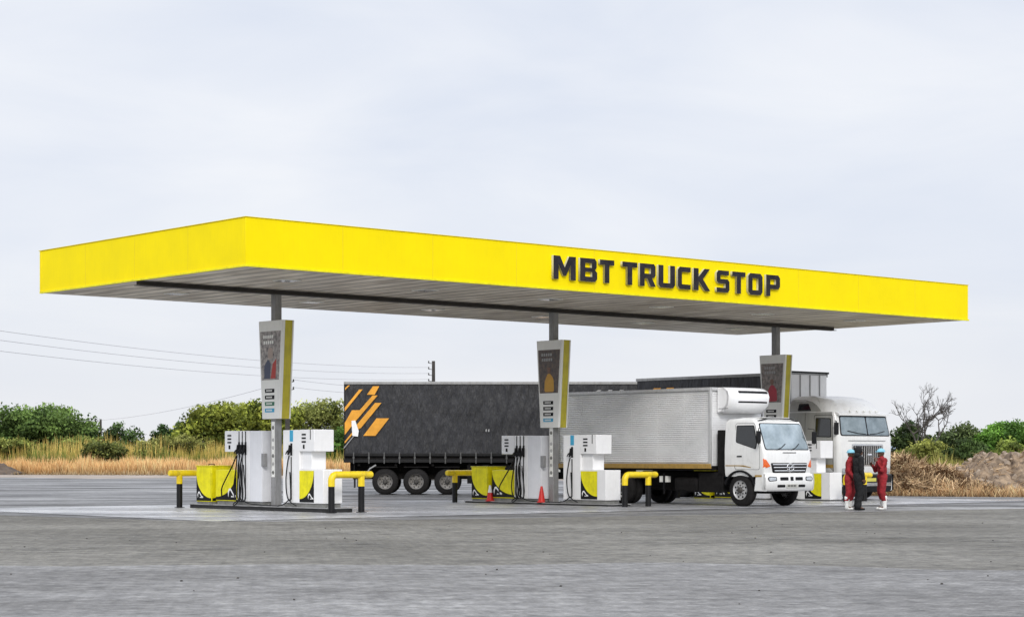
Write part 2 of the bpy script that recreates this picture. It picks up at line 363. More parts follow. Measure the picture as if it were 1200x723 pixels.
# paver field in front of the apron, with an uneven edge against the smoother roadway near the camera
def wob(x, s): return noise.noise(Vector((x*.22, s, 0)))*1.1 + noise.noise(Vector((x*1.1, s, 3)))*.25
edge1 = [(x, 27.5 + .012*(x+4)**2*.2 + wob(x, 1) + (0 if x < 2 else -(x-2)*.25)) for x in np.arange(-30, 31, .7)]
far = [(28, 56), (17.5, 59.5), (12.5,56.5), (5,51.5), (-1,48.2), (-5.5,46.0), (-8.5,47.2), (-16,53.5), (-30, 56)]
sheet('paver_field', edge1 + far, .004, M_pave)
sheet('front_road', [(-30,-10),(30,-10)] + [(x, y) for x, y in edge1[::-1]], .0041, M_front)
A0 = Vector((-6.612, 48.86, 0)); LL, WW, HC, FH = 29.70, 10.81, 6.294, 1.178
def cp(l, w_, z=0): return A0 + U*l + V*w_ + Vector((0,0,z))
ap = [cp(l,-1.7+.12*noise.noise(Vector((l*.5,0,0)))) for l in np.arange(-2, 32, .6)] + [cp(32,WW+2), cp(-2,WW+2)]
sheet('apron', [(p.x,p.y) for p in ap], .009, M_apron)

mt_ = bpy.data.materials.new('rubber_smear'); mt_.use_nodes = True; n_ = mt_.node_tree; pbs = n_.nodes['Principled BSDF']; pbs.inputs['Base Color'].default_value = (.03,.03,.03,1); pbs.inputs['Roughness'].default_value = .8
tcn = n_.nodes.new('ShaderNodeTexCoord'); nn = n_.nodes.new('ShaderNodeTexNoise'); nn.inputs['Scale'].default_value = .9; nn.inputs['Detail'].default_value = 9; nn.inputs['Roughness'].default_value = .75
n_.links.new(tcn.outputs['Object'], nn.inputs['Vector']); mrn = n_.nodes.new('ShaderNodeMapRange'); mrn.inputs['From Min'].default_value = .42; mrn.inputs['From Max'].default_value = .68; mrn.inputs['To Max'].default_value = .5
n_.links.new(nn.outputs['Fac'], mrn.inputs['Value']); n_.links.new(mrn.outputs[0], pbs.inputs['Alpha'])
def track(pts, wd=.28, z=.013):
    P = [Vector((a, b, 0)) for a, b in pts]; P = [P[0]]+P+[P[-1]]; out = []
    for i in range(1, len(P)-2):
        for t in np.linspace(0, 1, 13)[:-1]: out.append(.5*((2*P[i])+(P[i+1]-P[i-1])*t+(2*P[i-1]-5*P[i]+4*P[i+1]-P[i+2])*t*t+(3*P[i]-P[i-1]-3*P[i+1]+P[i+2])*t**3))
    vs = []; fs = []
    for i, p in enumerate(out):
        d = (out[min(i+1,len(out)-1)]-out[max(i-1,0)]).normalized(); q = Vector((-d.y, d.x, 0))*wd/2; vs += [(p-q)+Vector((0,0,z)), (p+q)+Vector((0,0,z))]
        if i: fs.append((2*i-2, 2*i-1, 2*i+1, 2*i))
    me = bpy.data.meshes.new('tyre_mark'); me.from_pydata([tuple(v) for v in vs], [], fs); me.materials.append(mt_)
    o = bpy.data.objects.new('tyre_mark', me); C.objects.link(o); tag(o, kind='structure')
zt_ = .013
for base in ([(14,48),(9,52),(5,58),(0,66),(-6,76)], [(16,40),(12,46),(2,52),(-4,60),(-10,70)], [(22,46),(16,52),(12,58),(7,66)], [(-14,34),(-4,38),(6,41),(20,44)], [(-12,29),(-2,33),(8,35),(18,35)], [(-16,50),(-9,46),(0,40),(8,33),(12,27)]):
    for off in (0, 1.9):
        zt_ += .0012; track([(a+off*.5, b+off*.85) for a, b in base], .3, zt_)

# distant low ridge
hb = MB(); prev = None
for i in range(81):
    x = -900+i*22; y = 1500; h = 12+16*max(0, noise.noise(Vector((i*.13, 4, 0))))+6*noise.noise(Vector((i*.5, 1, 0)))
    cur = [hb.bm.verts.new((x,y-200,-2)), hb.bm.verts.new((x,y,h)), hb.bm.verts.new((x,y+300,-2))]
    if prev:
        for k in range(2): hb.bm.faces.new([prev[k],cur[k],cur[k+1],prev[k+1]])
    prev = cur
tag(hb.build('hills', mat('hazy_hill', (.22,.27,.33), .95, var=.1, scale=.01), ang=80), kind='structure')  # blue-grey base colour paints in the distance haze

# ------------------------------------------------------------------ canopy
can = thing('canopy', 'long flat station canopy with yellow fascia on three steel columns', 'canopy', A0, TH)
def LB(): return MB()
T = .12
fas = MB()
fas.box(0, LL, 0, T, HC, HC+FH).box(0, LL, WW-T, WW, HC, HC+FH).box(0, T, T, WW-T, HC, HC+FH).box(LL-T, LL, T, WW-T, HC, HC+FH)
fascia = fas.build('fascia', M_yel, can, bevel=.01)
trim = MB(); trim.box(-.03, LL+.03, -.03, .05, HC-.05, HC-.002).box(-.03,.05,.052,WW-.052,HC-.05,HC-.002)
trim.build('fascia_trim', M_yel2, can)
tr = MB(); tr.box(-.02,LL+.02,-.02,.1,HC+FH+.002,HC+FH+.018).box(-.02,.1,.102,WW-.102,HC+FH+.002,HC+FH+.018).box(LL-.1,LL+.02,.102,WW-.102,HC+FH+.002,HC+FH+.018).box(-.02,LL+.02,WW-.1,WW+.02,HC+FH+.002,HC+FH+.018)
tr.build('top_flashing', mat('flashing', (.86,.70,.02), .5), can)
for q in [('x', l) for l in np.arange(2.97, LL-1, 2.97)]+[('y', l) for l in np.arange(2.7, WW-1, 2.7)]:
    seam = MB(); l = q[1]
    if q[0] == 'x': seam.box(l-.005, l+.005, -.003, -.0005, HC+.01, HC+FH-.01)
    else: seam.box(-.003, -.0005, l-.005, l+.005, HC+.01, HC+FH-.01)
    seam.build('panel_joint', mat('joint', (.74,.58,.01), .6), can, smooth=False)
so_ = MB(); so_.box(.055, LL+.02, .055, WW+.02, HC-.03, HC-.003); so_.build('soffit', M_soffit, can, smooth=False)
rf = MB(); rf.box(T+.002, LL-T-.002, T+.002, WW-T-.002, HC+.75, HC+.80); rf.build('roof_deck', M_steel, can, smooth=False)
bm_ = MB(); yc = WW/2
bm_.box(.06, LL-.7, yc-.13, yc+.13, HC-.165, HC-.145).box(.06, LL-.7, yc-.012, yc+.012, HC-.143, HC-.034)
bm_.build('beam', M_steeld, can, smooth=False)
for c in COLS:
    d = c - A0; lx, ly = d.dot(U), d.dot(V)
    cb = MB(); g = .11
    cb.box(lx-g, lx+g, ly-g, ly+g, 0, HC-.167); cb.build('column', M_steel, can, bevel=.012)
    bp_ = MB(); dz_ = DZ[COLS.index(c)]; bp_.box(lx-.2, lx+.2, ly-.2, ly+.2, .14+dz_, .155+dz_)
    for sx in (-1,1):
        for sy in (-1,1): bp_.lathe([(0,.018),(.03,.018)], (lx+sx*.16, ly+sy*.16, .154+dz_), (0,0,1), 6)
    bp_.build('base_plate', M_steel, can)
# flush lights under the soffit
for i in range(6):
    for j, wy in enumerate((2.6, 8.2)):
        lt = thing('soffit_light', None, 'canopy light', cp(3+i*4.75, wy, HC-.032), TH, 'flush light panels under the canopy soffit')
        side = 'front' if j == 0 else 'rear'
        ordn = ['first','second','third','fourth','fifth','sixth'][i]
        lt['label'] = f'unlit flush light panel under the soffit, {side} row, {ordn} from the poster sign corner'
        f = MB(); f.box(-.28,.28,-.28,.28,-.03,0); f.build('frame', M_signw, lt, bevel=.005)
        f = MB(); f.box(-.23,.23,-.23,.23,-.036,-.031); f.build('diffuser', M_lens, lt)

# lettering, drawn on a 10 x 10 cell with chamfered corners
def lam(px): 
    k = (px-600)/FPX; return (k*48.86+6.612)/(math.cos(TH)-k*math.sin(TH))
spans = [('M',65,170),('B',190,270),('T',283,350),('T',388,458),('R',470,545),('U',557,635),('C',648,712),('K',722,800),('S',830,890),('T',903,965),('O',978,1045),('P',1062,1127)]
GL = {
 'M': [[(0,0),(0,10),(3,10),(5,5.2),(7,10),(10,10),(10,0),(7.7,0),(7.7,6.4),(5.6,1.6),(4.4,1.6),(2.3,6.4),(2.3,0)]],
 'B': [[(0,0),(0,10),(8.6,10),(9.7,8.8),(9.7,6.1),(8.7,5.1),(10,4.0),(10,1.2),(8.8,0)], [(3,2.1),(7,2.1),(7,4.2),(3,4.2)], [(3,6),(6.8,6),(6.8,8),(3,8)]],
 'T': [[(3.4,0),(3.4,7.8),(0,7.8),(0,10),(10,10),(10,7.8),(6.6,7.8),(6.6,0)]],
 'R': [[(0,0),(0,10),(8.8,10),(9.8,8.9),(9.8,4.9),(8.9,3.9),(7.6,3.7),(10,0),(6.7,0),(4.6,3.5),(3,3.5),(3,0)], [(3,5.6),(6.8,5.6),(6.8,8),(3,8)]],
 'U': [[(0,1.3),(0,10),(3,10),(3,2.1),(7,2.1),(7,10),(10,10),(10,1.3),(8.7,0),(1.3,0)]],
 'C': [[(0,1.4),(0,8.6),(1.4,10),(9.4,10),(9.4,7.8),(3,7.8),(3,2.2),(9.4,2.2),(9.4,0),(1.4,0)]],
 'K': [[(0,0),(0,10),(3,10),(3,6.2),(6.5,10),(9.8,10),(5.6,5.3),(10,0),(6.7,0),(3,4.2),(3,0)]],
 'S': [[(0,0),(0,2.1),(6.9,2.1),(6.9,4),(1.3,4),(0,5.2),(0,8.7),(1.4,10),(9.6,10),(9.6,7.9),(3,7.9),(3,6.1),(8.6,6.1),(10,4.9),(10,1.2),(8.7,0)]],
 'O': [[(0,1.4),(0,8.6),(1.4,10),(8.6,10),(10,8.6),(10,1.4),(8.6,0),(1.4,0)], [(3,2.2),(7,2.2),(7,7.8),(3,7.8)]],
 'P': [[(0,0),(0,10),(8.7,10),(10,8.7),(10,4.6),(8.7,3.4),(3,3.4),(3,0)], [(3,5.5),(7,5.5),(7,7.9),(3,7.9)]],
}
def glyph(loops, x0, wd, z0, ht, y0, y1, m_face, name, parent):
    cu = bpy.data.curves.new('glyph_outline', 'CURVE'); cu.dimensions = '2D'; cu.fill_mode = 'BOTH'; cu.extrude = (y1-y0)/2
    for lp in loops:
        sp = cu.splines.new('POLY'); sp.points.add(len(lp)-1)
        for p, (a, b) in zip(sp.points, lp): p.co = (x0+a/10*wd, z0+b/10*ht, 0, 1)
        sp.use_cyclic_u = True
    t = bpy.data.objects.new('glyph_outline', cu); C.objects.link(t)
    me = bpy.data.meshes.new_from_object(t); bpy.data.objects.remove(t)
    for v in me.vertices: x, y, z = v.co; v.co = (x, (y0+y1)/2+z, y)
    me.materials.clear(); me.materials.append(m_face[0]); me.materials.append(m_face[1])
    for p in me.polygons: p.material_index = 0 if abs(p.normal.y) > .5 else 1
    o = bpy.data.objects.new(name, me); C.objects.link(o); o.parent = parent; return o
for ch, a, b in spans:
    l0, l1 = lam(630+a/4), lam(630+b/4)
    glyph(GL[ch], l0, l1-l0, 6.54, .665, -.085, -.004, (M_letter, M_return), 'letter', fascia)

# ------------------------------------------------------------------ islands
def isl_pt(i, a, b=0, z=0): return COLS[i] - V*a - U*b + Vector((0,0,z))
ordi = ['nearest the left edge of the apron', 'in the middle of the row', 'beside the silver tractor, behind the white truck']
where = ['under the poster with a grey-haired figure', 'under the poster with a figure in orange', 'under the poster with a figure in red']
short = ['first island, under the leftmost poster sign', 'middle island with the cones', 'far island, half hidden by the white truck']

def panel(parent, x0, x1, z0, z1, yf, yellow_left, axis='y'):
    """black panel with a yellow quarter-ellipse and a pale leaping mark, on plane y=yf (facing -y) or x=yf (facing +x)"""
    s = -1 if axis == 'y' else 1
    p = MB(); lo, hi = sorted((yf, yf+s*.006)); p.prism([(x0,z0),(x1,z0),(x1,z1),(x0,z1)], lo, hi, axis); p.build('graphic_panel', M_ink, parent, smooth=False)
    W_, H_ = x1-x0, (z1-z0)*.9
    cx = x0 if yellow_left else x1; sg = 1 if yellow_left else -1
    pts = [(cx, z1)] + [(cx+sg*W_*math.cos(t), z1-H_*math.sin(t)) for t in np.linspace(0, math.pi/2, 14)]
    lo, hi = sorted((yf+s*.006, yf+s*.010)); q = MB(); q.prism(pts, lo, hi, axis); q.build('yellow_field', M_yel2, parent, smooth=False)
    mx_ = x0+W_*.62 if yellow_left else x0+W_*.10; mz = z0+(z1-z0)*.10; k = W_*.30
    sw = [(0,0),(.12,.5),(.3,.62),(.55,.4),(.8,.15),(1.2,.05),(1.2,.16),(.85,.27),(.6,.55),(.35,.8),(.1,.75),(-.08,.4)]
    lo, hi = sorted((yf+s*.007, yf+s*.012)); g = MB(); g.prism([(mx_+a*k, mz+b*k) for a, b in sw], lo, hi, axis)
    for j in range(4): g.prism([(mx_+k*(.45+j*.2), mz-.02*0), (mx_+k*(.58+j*.2), mz), (mx_+k*(.60+j*.2), mz+k*.12), (mx_+k*(.47+j*.2), mz+k*.12)], lo, hi, axis)
    g.build('emblem', M_white, parent, smooth=False)

def nozzle(parent, x, y, z):
    n = MB(); n.path([(x,y,z+.17),(x,y-.02,z+.02),(x-.02,y-.05,z-.10)], [.035,.04,.03], 8)
    n.path([(x-.02,y-.05,z+.02),(x-.07,y-.06,z-.02),(x-.11,y-.07,z-.09)], [.02,.02,.014], 6)
    n.build('nozzle', M_black, parent)
def hose(parent, pts, r=.018):
    # smooth the control points with a Catmull-Rom spline
    P = [Vector(p) for p in pts]; P = [P[0]] + P + [P[-1]]; out = []
    for i in range(1, len(P)-2):
        for t in np.linspace(0, 1, 7)[:-1]:
            out.append(.5*((2*P[i]) + (P[i+1]-P[i-1])*t + (2*P[i-1]-5*P[i]+4*P[i+1]-P[i+2])*t*t + (3*P[i]-P[i-1]-3*P[i+1]+P[i+2])*t**3))
    out.append(P[-1]); h = MB(); h.path(out, r, 7); h.build('hose', M_black, parent)

D = .32
def dispenser_single(yl):
    t = thing('fuel_dispenser', '', 'fuel pump', (0,0,0), RZ, 'white fuel dispensers on the pump islands')
    b = MB(); b.box(.80,1.60,-D,D,.24,2.27); b.build('tower', M_white, t, bevel=.015)
    b = MB(); b.box(.84,2.70,-D+.03,D-.03,.14,.236); b.build('plinth', M_conc, t)
    h = MB(); h.box(1.604,2.33,-D-.01,D+.01,1.67,2.275); h.build('display_head', M_white, t, bevel=.015)
    k = MB(); k.box(1.604,2.08,-.24,.24,1.18,1.668); k.build('neck', M_white, t, bevel=.01)
    c = MB(); c.box(1.604,2.74,-D,D,.24,1.178); cab = c.build('lower_cabinet', M_white, t, bevel=.015)
    panel(cab, 1.62, 2.30 if yl else 2.36, .27, 1.14, -D-.002, yl)
    for s in (-1,1):
        y0, y1 = (-D-.022, -D-.012) if s < 0 else (D+.012, D+.022)
        d = MB()
        for z in (2.14, 2.04, 1.94): d.box(1.74,1.93,y0,y1,z-.022,z+.022)
        d.box(1.80,1.87,y0,y1,1.75,1.86); d.box(2.14,2.16,y0,y1,2.0,2.27)
        d.build('display_window', M_ink, t, smooth=False)
        y0, y1 = (-D-.008, -D-.002) if s < 0 else (D+.002, D+.008)
        st = MB(); st.box(1.14,1.30,y0,y1,1.95,2.26); st.build('blue_sticker', M_blue, t, smooth=False)
        sl = MB(); sl.box(1.19,1.235,y0,y1,.34,1.52); sl.box(1.17,1.26,y0*1.0,y1,1.56,1.90); sl.build('nozzle_boot', M_black, t, smooth=False)
        nozzle(t, 1.2, s*(D+.04), 1.68)
        yy = s*(D+.05)
        hose(t, [(1.18,yy,1.56),(1.10,yy,1.35),(1.02,yy,.9),(1.06,yy,.5),(1.16,yy,.32),(1.25,yy,.36),(1.24,yy,.7),(1.21,yy,1.1)])
    hose(t, [(1.18,-D-.05,.34),(1.28,-D-.06,.26),(1.5,-D-.04,.17)], .016)
    hose(t, [(1.18,-D-.05,.34),(.98,-D-.10,.2),(.7,-D-.12,.15)], .016)
    return t
def dispenser_triple(yl):
    t = thing('fuel_dispenser', '', 'fuel pump', (0,0,0), RZ, 'white fuel dispensers on the pump islands')
    b = MB(); b.box(-1.55,-.90,-D,D,.24,2.27); b.build('hose_tower', M_white, t, bevel=.015)
    b = MB(); b.box(-.896,-.25,-D,D,.24,2.265); b.build('tower', mat('light_grey_door', (.78,.79,.82), .35, var=.04, dirt=.05), t, bevel=.015)
    b = MB(); b.box(-2.64,-.29,-D+.03,D-.03,.14,.236); b.build('plinth', M_conc, t)
    h = MB(); h.box(-2.18,-1.554,-D-.01,D+.01,1.67,2.275); h.build('display_head', M_white, t, bevel=.015)
    c = MB(); c.box(-2.68,-1.554,-D,D,.24,1.15); cab = c.build('lower_cabinet', M_yel2, t, bevel=.015)
    panel(cab, -2.66, -1.57, .27, 1.14, -D-.002, yl)
    for s in (-1,1):
        y0, y1 = (-D-.022, -D-.012) if s < 0 else (D+.012, D+.022)
        d = MB()
        for z in (2.14, 2.04, 1.94): d.box(-2.02,-1.83,y0,y1,z-.022,z+.022)
        d.box(-1.96,-1.88,y0,y1,1.75,1.86); d.build('display_window', M_ink, t, smooth=False)
        y0, y1 = (-D-.008, -D-.002) if s < 0 else (D+.002, D+.008)
        for j in range(3):
            x = -1.43+j*.17; sl = MB(); sl.box(x-.02,x+.02,y0,y1,.32,2.26); sl.box(x-.045,x+.045,y0-.002,y1+.002,1.58,1.95); sl.build('nozzle_boot', M_black, t, smooth=False)
            nozzle(t, x, s*(D+.04), 1.7)
            yy = s*(D+.05+.02*j)
            hose(t, [(x-.03,yy,1.58),(x-.12-.03*j,yy-.02*s,1.2),(x-.20+.05*j,yy,.7),(x-.1,yy+.03*s,.35),(x+.06,yy,.25),(x+.13,yy,.5),(x+.06,yy,.95),(x+.02,yy,1.3)])
        hose(t, [(-1.46,s*(D+.08),1.55),(-1.62,s*(D+.12),1.25),(-1.95,s*(D+.14),.85),(-2.14,s*(D+.14),.6),(-2.16,s*(D+.12),.36)], .02)
    hose(t, [(-1.3,-D-.1,.3),(-1.5,-D-.15,.17),(-1.35,-D-.2,.14),(-1.2,-D-.12,.3)], .016)
    hose(t, [(-1.1,-D-.1,.3),(-.8,-D-.08,.19),(-.2,-D-.05,.16),(.6,-D-.05,.15)], .016)
    m_ = MB(); m_.box(-.262,-.10,-D-.02,-D+.08,1.25,1.62); m_.build('card_reader', M_steel, t, bevel=.01)
    return t
def service_bin():
    t = thing('service_bin', '', 'bin', (0,0,0), RZ, 'yellow and black service bins on the pump islands')
    b = MB(); b.box(-3.68,-2.84,-.36,.40,.20,1.24); bb = b.build('bin_body', M_yel2, t, bevel=.02)
    b = MB(); b.box(-3.66,-2.86,-.34,.38,.14,.198); b.build('foot', M_conc, t)
    b = MB(); b.box(-3.70,-2.82,-.38,.42,1.243,1.27); b.build('lid', M_yel2, t, bevel=.01)
    panel(bb, -3.66, -2.86, .23, 1.05, -.362, False)
    panel(bb, -.34, .38, .23, 1.05, -2.838, True, 'x')
    b = MB(); b.path([(-3.4,-.1,1.27),(-3.4,-.1,1.31),(-3.1,-.1,1.31),(-3.1,-.1,1.27)], .012, 6); b.build('lid_handle', M_black, t)
    return t
def barrier():
    t = thing('safety_barrier', '', 'crash barrier', (0,0,0), RZ, 'yellow and black tube barriers at the island ends')
    z = 1.04; r = .095
    pts = [(0,-.5,.72)] + [(0,-.5+.16*(1-math.cos(a)), z-.16+.16*math.sin(a)) for a in np.linspace(0, math.pi/2, 7)] + [(0,.82,z),(0,.86,z)]
    b = MB(); b.path(pts, [r]*(len(pts)-1)+[r*.8], 14); b.build('top_bar', M_ybar, t)
    b = MB(); b.path([(0,.5,z-.05),(0,.5,.72)], r*.98, 14); b.build('bar_sleeve', M_ybar, t)
    for y in (-.5,.5):
        b = MB(); b.path([(0,y,0),(0,y,.718)], r*.93, 14); b.build('post', M_blackm, t)
        b = MB(); b.lathe([(0,.15),(.012,.15)], (0,y,.012), (0,0,1), 14); b.build('foot_plate', M_blackm, t)
    return t
def price_sign(i):
    t = thing('price_sign', ['ivory tapered column sign with a poster of a man and red corner', 'ivory tapered column sign with a poster of a person in orange', 'ivory tapered column sign with a poster of a figure in red'][i], 'sign', COLS[i]+Vector((0,0,SDZ[i])), RZ, 'tapered price signs on the canopy columns')
    zb, zt = 2.60, 5.38
    def sh(y0, y1, m, nm, ins=0, pr=None):
        b = MB(); b.prism([(-.42+ins,zb),(.42-ins,zb),(.60-ins,zt),(-.60+ins,zt)], y0, y1, 'y'); return b.build(nm, m, pr or t, bevel=.008)
    f = sh(-.20,-.10, M_signw, 'front_case'); sh(-.098,.158, mat('sign_yellow_side', (.55,.47,.03), .45, dirt=.3), 'yellow_core', .015); bk = sh(.16,.20, M_signw, 'rear_case')
    for s, case in ((-1,f),(1,bk)):
        def slab(poly, m, nm, k, pr=case):
            y0, y1 = (-.202-.003*k-.003, -.202-.003*k) if s < 0 else (.202+.003*k, .202+.003*k+.003)
            b = MB(); b.prism([(p[0]*(-s), p[1]) for p in poly], y0, y1, 'y'); return b.build(nm, m, pr, smooth=False)
        def hw(z): return .42+.18*(z-zb)/(zt-zb)
        z0, z1 = 3.70, 5.08
        po = slab([(-hw(z0)+.05,z0),(hw(z0)-.07,z0),(hw(z1)-.06,z1),(-hw(z1)+.06,z1)], mat('poster_dark%d'%i, [(.05,.045,.05),(.03,.028,.03),(.08,.07,.065)][i], .4, scale=9, col2=[(.55,.50,.46),(.16,.11,.08),(.35,.30,.27)][i]), 'poster', 0)
        # headline strokes and figure
        for j in range(2):
            for q in range(5):
                x = -.36+q*.105+j*.02; zz = 4.88-j*.16
                slab([(x,zz),(x+.07,zz),(x+.075,zz+.09),(x+.005,zz+.09)], M_grey if i else M_signw, 'headline', 1, po)
        bodyc = [mat('poster_red', (.45,.04,.03), .5), mat('poster_orange', (.62,.33,.04), .5), mat('poster_crimson', (.40,.03,.05), .5)][i]
        if i == 0:
            slab([(.02,3.74),(.26,3.74),(.30,4.3),(.12,4.15)], bodyc, 'figure_clothes', 1, po)
            slab([(-.3,3.74),(-.02,3.74),(.02,4.15),(-.12,4.3),(-.3,4.1)], mat('poster_blue', (.06,.07,.12), .5), 'figure_shirt', 1, po)
            slab(round_poly([(-.12,4.3),(.12,4.3),(.14,4.6),(-.10,4.62)], .1), mat('poster_skin', (.42,.33,.28), .5), 'figure_face', 2, po)
        else:
            slab(round_poly([(-.22,3.74),(.24,3.74),(.22,4.15),(.06,4.32),(-.06,4.32),(-.20,4.1)], .08), bodyc, 'figure_clothes', 1, po)
            slab(round_poly([(-.07,4.33),(.07,4.33),(.08,4.52),(-.08,4.52)], .06), mat('poster_skin2', (.20,.11,.07), .5), 'figure_face', 2, po)
        for j, m in enumerate([M_ink, M_ink, M_green if i == 0 else M_ink, M_blue]):
            z = 3.34-j*.185
            pl = slab([(-.27,z),(.19,z),(.20,z+.11),(-.28,z+.11)], m, 'price_strip', 0)
            for q in range(5):
                x = -.20+q*.06; slab([(x,z+.035),(x+.042,z+.035),(x+.042,z+.08),(x,z+.08)], M_signw, 'price_digit', 1, pl)
    return t
def sticker_strip(i):
    t = thing('warning_strip', ['white strip of small warning symbols on the first steel column', 'white strip of small warning symbols on the middle steel column', 'white strip of warning symbols on the column by the silver tractor'][i], 'sticker', COLS[i]+Vector((0,0,DZ[i])), RZ, 'warning sticker strips on the canopy columns')
    b = MB(); b.box(-.075,.085,-.116,-.112,.95,2.52); st = b.build('backing', M_signw, t, smooth=False)
    for j, z in enumerate((1.08,1.32,1.55,1.78,2.0,2.35)):
        b = MB(); n = 16; ro, ri = .055, .036
        A = [b.bm.verts.new((.005+ro*math.cos(2*math.pi*k/n), -.118, z+ro*math.sin(2*math.pi*k/n))) for k in range(n)]
        B = [b.bm.verts.new((.005+ri*math.cos(2*math.pi*k/n), -.118, z+ri*math.sin(2*math.pi*k/n))) for k in range(n)]
        b.bridge(A, B); b.quad((-.02,-.1185,z-.02),(.03,-.1185,z-.02),(.03,-.1185,z+.02),(-.02,-.1185,z+.02))
        b.build('symbol', M_ink if j in (0,2,5) else M_grey, t, smooth=False)

for i in range(3):
    isl = thing('pump_island', f'low concrete pump island, {short[i]}', 'pump island', COLS[i]+Vector((0,0,DZ[i])), RZ, 'pump islands under the canopy')
    b = MB(); b.box(-3.95,3.08,-.42,.42,0,.11); b.build('kerb', mat('kerb_dark', (.020,.020,.020), .8, var=.5, scale=5), isl, bevel=.02)
    b = MB(); b.box(-3.97,3.10,-.44,.44,.111,.138); b.build('deck_plate', mat('deck_grey', (.30,.30,.30), .7, var=.3, scale=4), isl)
    price_sign(i); sticker_strip(i)
    yl = (i == 0)
    d = dispenser_single(yl); d.location = COLS[i]+Vector((0,0,DZ[i])); d['label'] = 'white dispenser with blue sticker and one hose, ' + ['first island, nearest the barrier with clear view', 'middle island, before the silver box', 'far island, between the two trucks'][i]
    d = dispenser_triple(yl); d.location = COLS[i]+Vector((0,0,DZ[i])); d['label'] = 'white dispenser with three hoses beside yellow bin, ' + ['first island', 'middle island by the cones', 'far island behind the white truck'][i]
    d = service_bin(); d.location = COLS[i]+Vector((0,0,DZ[i])); d['label'] = 'square yellow and black service bin on the ' + ['first island, grass field behind', 'middle island, black trailer behind', 'far island behind the white truck'][i]
    g = barrier(); g.location = isl_pt(i, 3.37+[0,.4,.2][i], 0, [0,-.06,-.14][i]); g['label'] = 'yellow topped tube barrier at the roadside end of the ' + ['first island', 'middle island', 'far island behind the people'][i]
    g = barrier(); g.location = isl_pt(i, -4.32, .05, [0,-.05,-.14][i]); g.rotation_euler.z = RZ+math.pi; g['label'] = 'yellow topped tube barrier beside the yellow bin of the ' + ['first island', 'middle island', 'far island behind the white truck'][i]

def cone(a, b, lab):
    t = thing('traffic_cone', lab, 'traffic cone', isl_pt(1, a, b, .134+DZ[1]), 0, 'small red cones on the middle island')
    m = MB(); m.box(-.15,.15,-.15,.15,0,.03); m.build('base', M_red, t, bevel=.008)
    m = MB(); m.lathe([(.031,.115),(.28,.075)], (0,0,0), (0,0,1), 20); m.build('body', M_red, t)
    m = MB(); m.lathe([(.281,.076),(.38,.058)], (0,0,0), (0,0,1), 20); m.build('sleeve', M_white if a < -1 else M_red, t)
    m = MB(); m.lathe([(.381,.057),(.52,.032)], (0,0,0), (0,0,1), 20); m.build('tip', M_white if a < -1 else M_red, t)
cone(-2.72, .36+.0, 'red traffic cone with white top beside the yellow bin')
cone(-.18, .36-.0, 'all red traffic cone at the foot of the middle column')

# ------------------------------------------------------------------ vehicles
def wheel(parent, x, y, side, r=.51, width=.28, dual=False, rim=None):
    """side -1 faces -y, +1 faces +y; y is the outer face"""
    wd = width*2.05 if dual else width
    ax = (0, -side, 0)
    w_ = bpy.data.objects.new('wheel', None); C.objects.link(w_); w_.parent = parent; w_.location = (x, y, r)
    b = MB(); k = r
    def tyre(off):
        b.lathe([(off+.0,.58*k),(off+.015,.80*k),(off+.04,.93*k),(off+.075,.985*k),(off+.10,k),(off+width-.10,k),(off+width-.06,.985*k),(off+width-.02,.9*k),(off+width,.58*k)], (0,0,0), ax, 36, False)
    tyre(0)
    if dual: tyre(width*1.07)
    b.build('tyre', M_tyre, w_)
    b = MB(); dep = .09 if dual else -.02
    b.lathe([(.012,.60*k),(.005,.57*k),(.02,.53*k),(.05+dep*.6,.50*k),(.06+dep,.40*k),(.055+dep,.30*k),(.0+dep*.3,.05*k)] if not dual else [(.012,.60*k),(.004,.58*k),(.02,.54*k),(.08,.50*k),(.11,.38*k),(.115,.05*k)], (0,0,0), ax, 32, False)
    b.build('rim', rim or M_rim, w_)
    b = MB()
    d0 = .05 if dual else .0
    b.lathe([(.12 if dual else .02,.2*k),(d0-.02,.18*k),(d0-.05,.13*k),(d0-.055,.05*k)], (0,0,0), ax, 20)
    for j in range(8):
        a = 2*math.pi*j/8; rr = .28*k; b.lathe([(.12 if dual else .05,.02),(.09 if dual else .0,.02)], (rr*math.cos(a),0,rr*math.sin(a)), ax, 6)
    b.build('hub', M_hub, w_)
    # hand holes
    b = MB()
    for j in range(8):
        a = 2*math.pi*(j+.5)/8; rr = .44*k; dd = .098 if dual else .033
        b.lathe([(dd,.055*k),(dd-.012,.055*k)], (rr*math.cos(a),0,rr*math.sin(a)), ax, 10)
    b.build('rim_hole', M_black, w_)
    return w_

